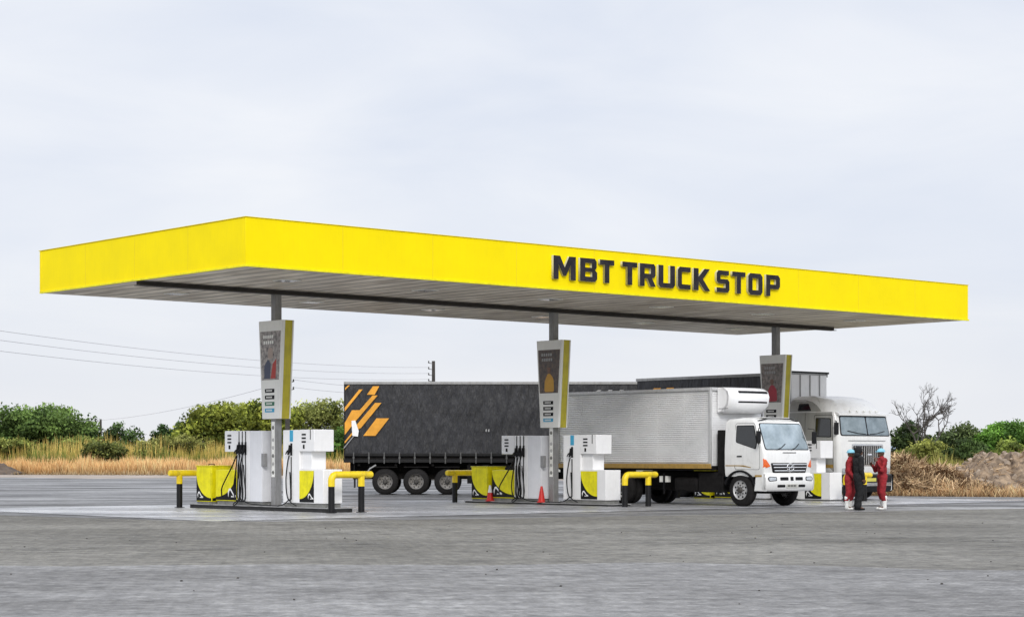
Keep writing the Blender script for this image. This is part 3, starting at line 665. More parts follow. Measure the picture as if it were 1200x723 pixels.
def loft_cab(name, prof, mtl, parent, bow=.06, rc=.10, n=8):
    """prof: list of (z, x_front, x_rear, half_width); rings in plan with rounded front corners and a bowed front"""
    m = MB(); rings = []
    for z, xf, xr, hw in prof:
        ring = []
        ring.append((xr, hw)); ring.append((xr, hw*.5)); ring.append((xr, 0)); ring.append((xr, -hw*.5)); ring.append((xr, -hw))
        ring.append((xr+(xf-xr)*.35, -hw)); ring.append((xr+(xf-xr)*.7, -hw)); 
        for k in range(n+1):
            t = k/n*math.pi/2; ring.append((xf-bow-rc+rc*math.sin(t), -hw+rc-rc*math.cos(t)))
        for k in range(1, n):
            yy = (-hw+rc)+(2*hw-2*rc)*k/n; ring.append((xf-bow*(yy/(hw-rc))**2, yy))
        for k in range(n+1):
            t = k/n*math.pi/2; ring.append((xf-bow-rc+rc*math.cos(t), hw-rc+rc*math.sin(t)))
        ring.append((xr+(xf-xr)*.7, hw)); ring.append((xr+(xf-xr)*.35, hw))
        rings.append([m.bm.verts.new((x, y, z)) for x, y in ring])
    for a, b in zip(rings, rings[1:]): m.bridge(a, b)
    m.bm.faces.new(rings[0][::-1]); m.bm.faces.new(rings[-1])
    return m.build(name, mtl, parent, ang=50)
def interp(prof, z, k):
    for p, q in zip(prof, prof[1:]):
        if p[0] <= z <= q[0]:
            t = (z-p[0])/(q[0]-p[0]+1e-9); return p[k]*(1-t)+q[k]*t
    return prof[0][k] if z < prof[0][0] else prof[-1][k]
def fmap(prof, off, bow=.06, rc=.10):
    def f(y, z):
        xf, hw = interp(prof, z, 1), interp(prof, z, 3)
        a = abs(y); 
        if a <= hw-rc: x = xf-bow*(y/(hw-rc))**2
        else:
            s = min(.999, (a-(hw-rc))/rc); x = xf-bow-rc+rc*math.sqrt(1-s*s)
        return (x+off, y, z)
    return f
def smap(prof, off, side=-1):
    def f(x, z): return (x, side*(interp(prof, z, 3)+off), z)
    return f
def strip(parent, name, m, pts, r): b = MB(); b.path(pts, r, 6); return b.build(name, m, parent)

def mirror_arm(parent, x, y, z, s, h=.38):
    b = MB(); b.path([(x,y,z+.28),(x+.12,y+s*.16,z+.26),(x+.12,y+s*.16,z-.22),(x,y,z-.2)], .014, 6)
    mo = b.build('mirror_arm', M_black, parent)
    b = MB(); b.box(x+.09,x+.15,y+s*.16-.09,y+s*.16+.09,z-h/2,z+h/2); b.build('mirror', M_black, mo, bevel=.02)

# ---- white refrigerated box truck
tk_loc = Vector((6.94,60.20,0)) + U*1.15
bt = thing('box_truck', 'white cab-over truck with ribbed silver box and roof chiller unit', 'truck', tk_loc, RZ)
prof = [(.92,1.02,-.62,1.06),(1.0,1.05,-.63,1.08),(1.25,1.06,-.63,1.10),(1.60,1.04,-.63,1.10),(1.72,1.01,-.63,1.10),(2.1,.86,-.63,1.08),(2.5,.70,-.63,1.05),(2.60,.64,-.62,1.03),(2.68,.50,-.56,.97),(2.71,.30,-.45,.85)]
# cab shell, wheel arch left open below .92
cabo = loft_cab('cab', prof, M_cab, bt)
F = fmap(prof, .006); F2 = fmap(prof, .012); F3 = fmap(prof, .018)
ws = round_poly([(-.98,1.76),(.98,1.76),(.93,2.53),(-.93,2.53)], .08)
MB().fan([(a*1.035, 2.14+(b-2.14)*1.07) for a, b in ws], F, 6).build('windscreen_seal', M_black, bt)
MB().fan(ws, F2, 6).build('windscreen', M_glass, bt)
for s in (-1, 1):
    S = smap(prof, .005, s); S2 = smap(prof, .010, s)
    dw = round_poly([(-.15,1.98),(.62,1.78),(.66,1.98),(.52,2.46),(-.15,2.46)], .05)
    MB().fan([(.22+(a-.22)*1.08, 2.14+(b-2.14)*1.08) for a, b in dw], S, 3).build('window_seal', M_black, bt)
    MB().fan(dw, S2, 3).build('side_window', M_glassd, bt)
    # door outline and handle
    out = round_poly([(-.22,1.14),(.80,1.14),(.80,1.75),(.56,2.55),(-.22,2.55)], .08)
    strip(bt, 'door_gap', M_black, [smap(prof, .0, s)(a, b) for a, b in out+[out[0]]], .006)
    h = MB(); h.box(-.12,.08,s*1.10-.02*(s<0),s*1.10+.02*(s>0),1.52,1.56); h.build('door_handle', M_black, bt, bevel=.006)
    g = MB(); g.fan([(-.60,1.24),(.15,1.24),(.45,1.19),(.45,1.21),(.15,1.27),(-.60,1.27)], S, 1); g.build('side_stripe', M_gold, bt)
    mirror_arm(bt, .80, s*1.12, 2.12, s)
    # lower sill behind and ahead of the wheel
    q = MB(); q.prism([(.56,.48),(1.02,.48),(1.04,.918),(.62,.918),(.60,.74)], *sorted((s*.98, s*1.09)), 'y'); q.build('step_panel', M_cab, bt, bevel=.02)
    q = MB(); arc = [(.66*math.cos(t), .52+.60*math.sin(t)) for t in np.linspace(.35, math.pi-.35, 16)]; arc2 = [(.60*math.cos(t), .50+.56*math.sin(t)) for t in np.linspace(math.pi-.3, .3, 16)]
    q.prism(arc+arc2, *sorted((s*.75, s*1.125)), 'y'); q.build('mudguard', M_black, bt)
    q = MB(); q.box(.60,.98,s*1.095-.004,s*1.095+.004,.92,.975); q.build('side_reflector', M_gold, bt, smooth=False)
# lamps on the corners
for s in (-1, 1):
    def c_(y, z): return F2(s*y, z)
    MB().fan([(.86,1.24),(1.03,1.19),(1.095,1.19),(1.095,1.48),(1.02,1.44)], c_, 4).build('indicator_lamp', M_orange, bt)
gr = round_poly([(-.76,1.04),(.76,1.04),(.84,1.34),(-.84,1.34)], .05)
MB().fan(gr, F, 5).build('grille', M_black, bt)
for z, hw_ in ((1.10,.70),(1.20,.74),(1.29,.78)):
    b = MB(); b.path([F3(y, z) for y in np.linspace(-hw_, hw_, 13)], .022, 6); b.build('grille_bar', M_chrome, bt)
em = MB(); n = 24
em.path([F3(.15*math.cos(2*math.pi*k/n), 1.20+.12*math.sin(2*math.pi*k/n)) for k in range(n+1)], .022, 6)
em.path([F3(-.08,1.13),F3(-.03,1.2),F3(.03,1.2),F3(.08,1.27)], .02, 6); em.path([F3(-.07,1.27),F3(-.03,1.2)], .016, 6); em.path([F3(.07,1.13),F3(.03,1.2)], .016, 6)
em.build('emblem', M_chrome, bt)
b = MB(); b.path([F2(y, 1.655) for y in np.linspace(-.3,.3,7)], .012, 6); b.build('name_bar', M_black, bt)
# bumper
pb = [(.48,1.05,.62,1.06),(.53,1.10,.62,1.10),(.75,1.12,.62,1.12),(.98,1.10,.62,1.11),(1.01,1.08,.62,1.10)]
bump = loft_cab('bumper', [(z, a+.02, .9, h) for z, a, _, h in pb], M_cab, bt)
pb2 = [(z, a+.02, .9, h) for z, a, _, h in pb]
B1 = fmap(pb2, .006); B2 = fmap(pb2, .012)
for s in (-1,1):
    MB().fan(round_poly([(s*.66,.80),(s*.98,.78),(s*1.04,.86),(s*.98,.93),(s*.66,.92)], .04), B1, 4).build('lamp_housing', M_black, bt)
    MB().fan(round_poly([(s*.69,.82),(s*.96,.80),(s*1.0,.86),(s*.96,.91),(s*.69,.90)], .04), B2, 4).build('headlight', M_lens, bt)
    MB().fan(rect(min(s*.16,s*.52),max(s*.16,s*.52),.81,.91,.03), B1, 3).build('bumper_vent', M_black, bt)
    MB().fan(rect(min(s*.30,s*.64),max(s*.30,s*.64),.60,.68,.03), B1, 3).build('bumper_vent', M_black, bt)
MB().fan(rect(-.07,.07,.80,.92,.02), B1, 3).build('tow_cover', M_black, bt)
b = MB(); b.box(1.135,1.145,-.26,.26,.585,.70); b.build('number_plate', mat('plate_white', (.55,.55,.50), .5), bt, bevel=.004)
b = MB()
for k in range(6): b.box(1.146,1.149,-.21+k*.07,-.17+k*.07,.61,.675)
b.build('plate_characters', M_ink, bt, smooth=False)
for y0, y1 in ((-.55,-.1),(.1,.55)):
    b = MB(); b.path([F3(y0,1.74),F3((y0+y1)/2,1.80),F3(y1,1.92)], .014, 6); b.build('wiper', M_black, bt)
b = MB(); b.box(-.40,.52,-.60,.60,2.715,2.735); b.build('roof_hatch', M_cab, bt, bevel=.01)
b = MB(); b.path([(.56,-.92,2.62),(.60,-.5,2.69),(.61,0,2.70),(.60,.5,2.69),(.56,.92,2.62)], .02, 6); b.build('roof_visor_rail', M_black, bt)
# interior floor, seats
b = MB(); b.box(-.5,.9,-.85,.85,.6,.91); b.build('cab_floor', M_under, bt)
# chassis
b = MB()
for s in (-1,1): b.box(-8.0,.95,s*.42-.05,s*.42+.05,.62,.86)
for x in (-7.6,-6.4,-4,-2.6,-1.2): b.box(x-.06,x+.06,-.37,.37,.66,.82)
b.box(-.3,.7,-.45,.45,.4,.9); b.box(-1.6,-.7,-.4,.4,.5,.95)
b.lathe([(-.95,.06),(.95,.06)], (0,0,.52), (0,1,0), 10); b.lathe([(-.9,.09),(.9,.09)], (-5.2,0,.52), (0,1,0), 10)
b.lathe([(-.22,.1),(-.15,.24),(.15,.24),(.22,.1)], (-5.2,0,.52), (0,1,0), 14)
b.build('chassis', M_under, bt)
b = MB(); b.box(-5.0,-1.1,-.38,.38,.45,1.08); b.build('underside_filler', M_under, bt, bevel=.05)  # solid dark block added so the underside reads as deep shade
b = MB(); b.box(-2.9,-1.9,-1.02,-.55,.42,.88); b.build('fuel_tank', M_under, bt, bevel=.08)
b = MB(); b.box(-1.85,-.80,-1.0,-.45,.42,1.05); b.build('side_filler_box', M_under, bt, bevel=.03)  # dark box added to keep the space below the cab dark
b = MB(); b.box(-8.0,-5.95,-.3,.3,.5,.95); b.build('spare_carrier', M_under, bt, bevel=.03)
b = MB(); b.box(-3.55,-3.2,-1.02,-.85,.72,.92); b.build('side_marker_box', M_signw, bt, bevel=.01)
b = MB(); b.box(-4.2,-3.15,.6,1.0,.42,.88); b.build('air_tank', M_under, bt, bevel=.08)
for x in (-3.3,-3.95): 
    b = MB(); b.box(x-.02,x+.02,-1.08,-1.03,.35,1.0); b.build('guard_rail_post', M_blackm, bt)
b = MB(); b.box(-1.04,-.66,-1.0,1.0,.9,2.35); b.build('cab_gap_equipment', M_under, bt, bevel=.03)
wheel(bt, 0, -1.10, -1); wheel(bt, 0, 1.10, 1); wheel(bt, -5.2, -1.12, -1, dual=True); wheel(bt, -5.2, 1.12, 1, dual=True)
# mud flaps
for s in (-1,1):
    b = MB(); b.box(-5.95,-5.93,s*.85-.28,s*.85+.28,.3,.95); b.build('mud_flap', M_black, bt)
# box body with real horizontal ribs on both sides
bx0, bx1, bz0, bz1 = -8.2, -1.1, 1.22, 3.66
b = MB(); b.box(bx0+.06,bx1-.06,-1.15,1.15,bz0+.03,bz1-.03); boxo = b.build('cargo_box', M_corr, bt, smooth=False)
for s in (-1,1):
    b = MB(); nr = 36; pts = []
    zb_ = np.linspace(bz0+.12, bz1-.10, nr+1); zs = sorted([zb_[0]]+[z+(zb_[1]-zb_[0])*f for z in zb_[:-1] for f in (.30,.55,.85,1.0)])
    col_prev = None
    for zi, z in enumerate(zs):
        ph = zi % 4; d = (0, .038, .042, .038)[ph]
        row = [b.bm.verts.new((x, s*(1.155+d), z)) for x in (bx0+.06, bx1-.10)]
        if col_prev: b.bm.faces.new([col_prev[0], col_prev[1], row[1], row[0]])
        col_prev = row
    b.build('side_panel', M_corr, bt, smooth=False)
for s in (-1,1):
    for k in range(1,6):
        x = bx0+k*(bx1-bx0)/6; b = MB(); b.box(x-.007,x+.007,s*1.199-.002,s*1.199+.002,bz0+.1,bz1-.1); b.build('panel_seam', M_corr, bt, smooth=False)
b = MB(); nr = 30
for k in range(nr):   # front wall vertical ribs
    z = bz0+.1+k*(bz1-bz0-.2)/nr; b.box(bx1-.058,bx1-.04,-1.1,1.1,z,z+.045)
b.build('front_wall_rib', M_corr, bt, smooth=False)
b = MB()
for s in (-1,1):
    b.box(bx1-.10,bx1,s*1.205-.03,s*1.205+.03,bz0,bz1); b.box(bx0,bx0+.10,s*1.205-.03,s*1.205+.03,bz0,bz1)
    b.box(bx0,bx1,s*1.215-.03,s*1.215+.03,bz1-.08,bz1+.02)
b.box(bx1-.04,bx1+.01,-1.17,1.17,bz1-.08,bz1+.02); b.box(bx0-.01,bx0+.04,-1.17,1.17,bz1-.08,bz1+.02); b.box(bx0+.05,bx1-.05,-1.18,1.18,bz1-.02,bz1+.015)
b.build('box_frame', mat('frame_aluminium', (.58,.58,.58), .35, metal=.3, dirt=.2), bt, bevel=.008)
for s in (-1,1):
    b = MB(); b.box(bx0,bx1,s*1.225-.03,s*1.225+.03,bz0-.06,bz0+.09); b.build('lower_rail', M_gold, bt, bevel=.01)
b = MB(); b.box(bx0+.02,bx1-.02,-1.15,1.15,bz0-.12,bz0+.02); b.build('box_floor', M_under, bt)
# chiller
rp_ = [(2.88,.0,0),(2.92,.34,0),(3.16,.62,0),(3.40,.66,0),(3.56,.60,0),(3.64,.42,0),(3.67,.1,0)]
pc = [(z, bx1+.02+d, bx1+.004, .93) for z, d, _ in rp_]; pc[0] = (2.88, bx1+.30, bx1+.004, .88); pc[-1] = (3.68, bx1+.34, bx1+.004, .88)
loft_cab('chiller_unit', pc, M_white, bt, bow=.10, rc=.16)
G = fmap(pc, .006, .10, .16)
MB().fan(rect(-.60,.80,3.50,3.575,.03), G, 4).build('chiller_grille', M_black, bt)
MB().fan(rect(-.62,.74,3.20,3.25,.02), G, 4).build('chiller_vent', M_black, bt)
b = MB(); b.path([smap(pc,.002,-1)(x, 3.02+.0*x) for x in (bx1+.05,bx1+.45)], .008, 6); b.build('chiller_seam', M_black, bt)

# ---- silver cab-over tractor
tr_loc = COLS[2] + U*2.33 - V*.98
tt = thing('tractor_unit', 'pale grey cab-over tractor with high roof and chrome slatted grille', 'truck', tr_loc, RZ); tt.scale = (1, 1.20, 1)
pt = [(.92,1.24,-1.15,1.20),(1.0,1.28,-1.15,1.23),(1.9,1.30,-1.15,1.25),(2.25,1.27,-1.15,1.25),(2.98,1.12,-1.15,1.22),(3.12,1.06,-1.15,1.21)]
loft_cab('cab', pt, M_cab, tt, rc=.16, bow=.10)
F = fmap(pt,.006,.10,.16); F2 = fmap(pt,.012,.10,.16); F3 = fmap(pt,.03,.10,.16)
# raised roof, sloping forward, with side fairing
prf = [(3.122,1.00,-1.15,1.20),(3.22,.93,-1.15,1.19),(3.38,.82,-1.15,1.15),(3.52,.66,-1.14,1.08),(3.62,.46,-1.12,.98),(3.68,.15,-1.1,.88),(3.705,-.2,-1.08,.75)]
loft_cab('high_roof', prf, M_cab, tt, rc=.42, bow=.14)
for s in (-1,1):
    S = smap(pt, .004, s); S2 = smap(pt, .010, s); SR = smap(prf, .006, s)
    MB().fan([(-1.13,.95),(.95,.95),(.95,2.1),(.90,2.6),(.86,3.1),(-1.13,3.1)], S, 4).build('side_skin', M_cabshade, tt)
    MB().fan([(-1.13,3.13),(.36,3.13),(.26,3.24),(.10,3.36),(-.15,3.48),(-.5,3.55),(-1.13,3.57)], SR, 4).build('roof_side_fairing', M_cabshade, tt)
    MB().fan(round_poly([(-.72,3.16),(-.10,3.16),(-.28,3.42),(-.72,3.42)], .03), smap(prf,.012,s), 3).build('sleeper_window', M_glassd, tt)
    dw = round_poly([(.16,2.26),(.84,2.24),(.80,2.86),(.16,2.88)], .05)
    MB().fan([(.5+(a-.5)*1.09, 2.56+(b-2.56)*1.09) for a, b in dw], S2, 3).build('window_seal', M_black, tt)
    MB().fan(dw, smap(pt,.015,s), 3).build('side_window', M_glassd, tt)
    out = round_poly([(.06,1.0),(.94,1.0),(.92,2.2),(.88,3.0),(.06,3.0)], .06)
    strip(tt, 'door_gap', M_black, [S(a, b) for a, b in out+[out[0]]], .008)
    strip(tt, 'panel_gap', M_black, [S(-.35, z) for z in (1.0,1.6,2.3,3.08)], .006)
    h = MB(); y = s*1.27; h.box(.68,.86,y-.015,y+.015,1.98,2.02); h.build('door_handle', M_black, tt)
    MB().fan([(.03,1.34),(.03,2.0),(.50,2.0),(.50,1.34)], smap(pt,.016,s), 1).build('door_placard', M_white, tt)
    MB().fan([(-1.13,1.14),(.95,1.14),(.95,1.26),(-1.13,1.26)], smap(pt,.008,s), 2).build('beige_stripe', M_gold, tt)
    b = MB(); b.box(-.95,-.2,s*1.02-.2,s*1.02+.2,.40,.90); b.build('step_box', M_under, tt, bevel=.03)
    b = MB(); b.box(.62,1.20,s*1.14-.08,s*1.14+.08,.32,.90); b.build('front_step', M_cab, tt, bevel=.03)
    if s < 0: mirror_arm(tt, .98, s*1.20, 2.52, s*.4, .42)
    arc = [(.68*math.cos(t), .55+.62*math.sin(t)) for t in np.linspace(.3, math.pi-.3, 16)]; arc2 = [(.62*math.cos(t), .53+.58*math.sin(t)) for t in np.linspace(math.pi-.25, .25, 16)]
    q = MB(); q.prism(arc+arc2, *sorted((s*.8, s*1.215)), 'y'); q.build('mudguard', M_black, tt)
ws = round_poly([(-1.10,2.30),(1.10,2.30),(1.04,2.94),(-1.04,2.94)], .08)
MB().fan([(a*1.04, 2.62+(b-2.62)*1.12) for a, b in ws], F, 6).build('windscreen_seal', M_black, tt)
for s in (-1,1):
    MB().fan(round_poly([(s*.025,2.30),(s*1.10,2.30),(s*1.04,2.94),(s*.025,2.94)], .07), F2, 6).build('windscreen', M_glass, tt)
b = MB(); n=13
up = [F3(y, 3.10) for y in np.linspace(-1.16,1.16,n)]
prev = None
for k, (x,y,z) in enumerate(up):
    cur = [b.bm.verts.new(p) for p in ((x-.10,y,3.13),(x+.16,y,3.05),(x+.17,y,2.98),(x-.04,y,3.03))]
    if prev: b.bridge(prev, cur)
    else: b.bm.faces.new(cur[::-1])
    prev = cur
b.bm.faces.new(prev); b.build('sun_visor', M_cab, tt)
for y in (-.6,-.3,0,.3,.6):
    b = MB(); x = F3(y,3.12)[0]; b.box(x-.02,x+.05,y-.05,y+.05,3.125,3.165); b.build('marker_lamp', M_signw, tt, bevel=.01)
MB().fan(rect(-.72,.72,1.20,1.98,.05), F, 5).build('grille_surround', M_chrome, tt)
MB().fan(rect(-.66,.66,1.25,1.92,.04), F2, 5).build('grille', M_black, tt)
for y in np.linspace(-.60,.60,13):
    b = MB(); b.path([fmap(pt,.02,.10,.16)(y, z) for z in (1.26,1.6,1.91)], .019, 6); b.build('grille_slat', M_chrome, tt)
b = MB(); b.path([fmap(pt,.03,.10,.16)(y, 1.60) for y in np.linspace(-.09,.09,3)], .045, 8); b.build('emblem', M_chrome, tt)
b = MB(); b.path([F2(y, 2.10) for y in np.linspace(-.85,.85,11)], .014, 6); b.build('bonnet_line', M_grey, tt)
pbm = [(.28,1.30,.9,1.18),(.36,1.36,.9,1.23),(.88,1.38,.9,1.25),(.915,1.34,.9,1.24)]
loft_cab('bumper', pbm, M_blackm, tt, rc=.18, bow=.12)
Bf = fmap(pbm,.008,.12,.18)
MB().fan(rect(-1.15,1.15,.50,.62,.03), Bf, 6).build('bumper_trim', M_chrome, tt)
for s in (-1,1):
    MB().fan(rect(min(s*.80,s*1.10),max(s*.80,s*1.10),.97,1.13,.04), F2, 3).build('headlight', M_lens, tt)
    b = MB(); b.path([F3(s*.1,2.33),F3(s*.45,2.36),F3(s*.85,2.44)], .014, 6); b.build('wiper', M_black, tt)
b = MB(); b.box(1.385,1.395,-.26,.26,.66,.78); b.build('number_plate', mat('plate_yellow', (.60,.55,.10), .5), tt)
wheel(tt, 0, -1.18, -1, .52, .30); wheel(tt, 0, 1.18, 1, .52, .30)
for x in (-3.6,-4.95): wheel(tt, x, -1.2, -1, .52, dual=True); wheel(tt, x, 1.2, 1, .52, dual=True)
b = MB()
for s in (-1,1): b.box(-5.6,1.0,s*.42-.05,s*.42+.05,.62,.90)
b.box(-.8,1.0,-.6,.6,.35,.9); b.lathe([(-1.0,.06),(1.0,.06)], (0,0,.52), (0,1,0), 10)
for x in (-3.6,-4.95): b.lathe([(-1.0,.1),(1.0,.1)], (x,0,.52), (0,1,0), 10)
for x in (-5.4,-3,-1.6): b.box(x-.06,x+.06,-.37,.37,.66,.85)
b.build('chassis', M_under, tt)
b = MB(); b.lathe([(0,.5),(.06,.5)], (-3.9,0,1.16), (0,0,1), 24); b.box(-4.4,-3.4,-.5,.5,.91,1.155); b.build('fifth_wheel', M_under, tt)

# ---- curtain-side trailers
def trailer(name, label, x0, x1, ztop, zt, zb, axles, front='white', r=.53, loc=(0,0,0), rz=0):
    """local x forward; body from x0 (rear) to x1 (front)"""
    t = thing(name, label, 'trailer', loc, rz, 'curtain-side trailers of the road train')
    hw = 1.25
    for s in (-1,1):
        b = MB(); nx, nz = int((x1-x0)*8), 14; rows = []
        for j in range(nz+1):
            z = zt+(ztop-.10-zt)*j/nz
            rows.append([b.bm.verts.new((x0+.06+(x1-x0-.12)*i/nx, s*(hw+.022*noise.noise(Vector((i/8*1.1, z*.7, s*5+x0)))+.010*math.sin(i*1.1)*(1-.5*j/nz)), z)) for i in range(nx+1)])
        for j in range(nz):
            for i in range(nx): b.bm.faces.new([rows[j][i],rows[j][i+1],rows[j+1][i+1],rows[j+1][i]])
        b.build('curtain', M_tarp, t, ang=80)
        b = MB(); b.box(x0,x1,s*(hw-.01)-.045,s*(hw-.01)+.045,ztop-.11,ztop); b.build('roof_rail', mat('rail_pale', (.34,.34,.34), .45, dirt=.3), t, bevel=.01)
        b = MB(); b.box(x0,x1,s*(hw-.02)-.05,s*(hw-.02)+.05,zb,zb+.13); b.build('side_rail', M_blackm, t, bevel=.01)
        b = MB(); b.box(x0,x1,s*(hw+.0)-.02,s*(hw+.0)+.045,zt-.10,zt+.02); b.build('curtain_hem', M_blackm, t, bevel=.01)
        x = x0+.4
        while x < x1-.2:
            b = MB(); yy = s*(hw+.055); b.box(x-.022,x+.022,yy-.006,yy+.006,zb-.04,zt+.06); b.box(x-.035,x+.035,yy-.02,yy+.02,zb+.14,zb+.24)
            b.build('strap_buckle', mat('strap_grey', (.09,.09,.09), .5), t); x += .62
    b = MB(); b.box(x0,x1,-hw+.04,hw-.04,ztop-.04,ztop-.005); b.build('roof_sheet', mat('roof_pvc', (.38,.38,.38), .6), t)
    b = MB(); b.box(x0+.02,x1-.02,-hw+.08,hw-.08,zb,zt-.06); b.build('floor', M_under, t)
    b = MB(); b.box(x1-.05,x1,-hw+.04,hw-.04,zb+.15,ztop-.045); b.build('front_wall', M_white, t, bevel=.01)
    b = MB()
    for y in (-.80,-.27,.27,.80): b.box(x1+.002,x1+.03,y-.02,y+.02,zb+.2,ztop-.06)
    b.build('front_rib', M_grey, t)
    if name and x1 < 1: b = MB(); b.box(x1-.05,x1+.06,-hw-.03,hw+.03,ztop+.001,ztop+.07); b.build('roof_edge_beam', M_blackm, t)
    b = MB(); b.box(x0,x0+.06,-hw+.04,hw-.04,zb+.1,ztop-.045); b.build('rear_door', M_blackm, t, bevel=.01)
    b = MB()
    for s in (-1,1): b.box(x0+.2,x1-.3,s*.5-.06,s*.5+.06,.92,zb)
    for x in np.arange(x0+.6, x1-.4, 1.5): b.box(x-.05,x+.05,-1.15,1.15,zb-.14,zb-.01)
    for ax in axles: b.lathe([(-1.1,.08),(1.1,.08)], (ax,0,r), (0,1,0), 10); b.box(ax-.3,ax+.3,-.62,-.42,.45,.92); b.box(ax-.3,ax+.3,.42,.62,.45,.92)
    for ax in axles: b.box(ax-.45,ax+.45,-.55,.55,.32,1.15); b.box(ax-.5,ax+.5,-1.22,-.62,1.10,1.14); b.box(ax-.5,ax+.5,.62,1.22,1.10,1.14)  # solid dark blocks added between the wheels to darken the underside
    b.box(x0+.3,x1-.5,-.45,.45,.62,zb)
    b.build('chassis', M_under, t)
    for ax in axles:
        for s in (-1,1): wheel(t, ax, s*1.22, s, r, dual=True, rim=mat('rim_dusty', (.22,.21,.20), .6, metal=.2, var=.35, scale=10, dirt=.6))
    return t
# rear trailer: nearly square-on to the camera
rt = trailer('curtain_trailer', 'long charcoal curtain-side trailer with orange diagonal stripes at its tail', -5.95, 6.25, 4.58, 1.66, 1.30, [-4.28,-3.02,-1.76], loc=(-.87, 81.05, 0), rz=0)
def tp(zx, zy, y=-1.30):     # photo crop coordinates -> place on the curtain plane of the rear trailer
    px, py = 380+zx/4, 430+zy/4; Y = 79.76; p = at(px, py, Y); return (p.x+.87, p.z)
stripes = [
 [(228,90),(258,90),(236,130),(200,130)],
 [(226,133),(250,133),(150,250),(96,318),(96,262),(130,202),(166,202)],
 [(238,168),(268,168),(172,285),(142,300),(140,285)],
 [(245,240),(304,240),(240,322),(183,322)],
 [(164,105),(180,105),(96,208),(96,190)],
 [(98,108),(98,98),(112,86),(120,86)],
 [(142,292),(152,292),(96,358),(96,348)]]
for k, s_ in enumerate(stripes):
    b = MB(); b.prism([tp(*p) for p in s_], -1.312, -1.300, 'y'); b.build('orange_stripe', M_tarpor, rt, smooth=False)
b = MB(); b.prism([tp(*p) for p in [(128,252),(146,250),(162,300),(158,326),(132,322)]], -1.345, -1.325, 'y'); b.build('white_marker_board', M_white, rt, smooth=False)
b = MB(); p0 = tp(140,322); p1 = tp(92,380); b.path([(p0[0],-1.33,p0[1]),(p1[0],-1.33,p1[1])], .02, 6); b.build('marker_bracket', M_grey, rt)
b = MB()
for zx in (756,768): q = [tp(zx,292),tp(zx+6,290),tp(zx+6,303),tp(zx,303)]; b.prism(q, -1.312, -1.300, 'y')
b.build('faded_print', M_tarpgr, rt, smooth=False)
# chequered marker, guard and mud flaps under the trailer
b = MB()
for i in range(6):
    for j in range(3):
        if (i+j) % 2: b.box(2.05+i*.13,2.18+i*.13,-1.20,-1.19,.92+j*.12,1.04+j*.12)
b.build('chequer_board', M_signw, rt, smooth=False)
b = MB(); b.box(-5.55,-5.52,-1.2,-.6,.28,1.25); b.box(-5.55,-5.52,.6,1.2,.28,1.25); b.build('mud_flap', M_black, rt)
b = MB(); b.path([(-5.1,-1.2,.75),(-4.9,-1.2,1.05),(-4.65,-1.2,1.2)], .035, 8); b.build('flap_bracket', M_grey, rt)
b = MB(); b.box(-.95,1.9,-1.15,-.75,.45,1.2); b.build('pallet_box', M_under, rt, bevel=.02)
b = MB(); b.box(3.3,3.45,-.9,-.75,.1,1.2); b.box(3.3,3.45,.75,.9,.1,1.2); b.box(3.2,3.55,-.95,-.7,0,.1); b.box(3.2,3.55,.7,.95,0,.1); b.build('landing_leg', M_under, rt)
# front trailer behind the tractor
fl = COLS[2] + U*2.08 + V*.44
ft = trailer('curtain_trailer', 'shorter charcoal curtain-side trailer with white front wall behind the tractor', -7.45, 0, 4.56, 1.70, 1.32, [-5.2,-6.45], loc=fl, rz=RZ)
for k in range(2):
    b = MB(); x = -6.75+k*.70; b.prism([(x-.2,3.75),(x+.2,3.75),(x+.70,4.16),(x+.32,4.16)], -1.312, -1.300, 'y'); b.build('orange_stripe', M_tarpor, ft, smooth=False)
for k in range(3):
    b = MB(); x = 4.0+k*.45; b.prism([(x,3.9),(x+.16,3.9),(x+.5,4.24),(x+.34,4.24)], -1.312, -1.300, 'y'); b.build('pale_stripe', M_tarpgr, rt, smooth=False)

# ------------------------------------------------------------------ people
def blob(bm, c, r):   # ellipsoid
    bmesh.ops.create_uvsphere(bm, u_segments=16, v_segments=10, radius=1, matrix=Matrix.Translation(c) @ Matrix.Diagonal((*r, 1)))
def limb(mb, pts, rs, n=12):
    mb.path(pts, rs, n)
    for p, r in zip(pts, rs): blob(mb.bm, p, (r, r, r))
def remesh(o, v, disp=0, sm=4):
    m = o.modifiers.new('surface', 'REMESH'); m.mode = 'VOXEL'; m.voxel_size = v; m.use_smooth_shade = True
    s = o.modifiers.new('relax', 'SMOOTH'); s.iterations = sm; s.factor = .5
    if disp:
        tx = bpy.data.textures.new('folds', 'CLOUDS'); tx.noise_scale = .09
        d = o.modifiers.new('folds', 'DISPLACE'); d.texture = tx; d.strength = disp; d.mid_level = .5
def hand(mb, wrist, dirv, palm, s):
    """palm block with four curled fingers and a thumb from its side"""
    d = Vector(dirv).normalized(); pn = Vector(palm).normalized(); sd = d.cross(pn).normalized()*s
    w_ = Vector(wrist); c = w_+d*.05
    for k in range(-2, 3): limb(mb, [w_+sd*k*.008, c+d*.04+sd*k*.016], [.016,.015], 8)
    for k, L in enumerate((.066,.075,.070,.055)):
        b0 = c+d*.04+sd*(.03-.02*k); p1 = b0+d*L*.45+pn*.010; p2 = p1+d*L*.3+pn*.02; p3 = p2+d*L*.15+pn*.022
        limb(mb, [b0,p1,p2,p3], [.0100,.0092,.0085,.0075], 8)
    t0 = w_+d*.025+sd*.03; limb(mb, [t0, t0+sd*.028+d*.02+pn*.008, t0+sd*.035+d*.05+pn*.02], [.013,.011,.009], 8)
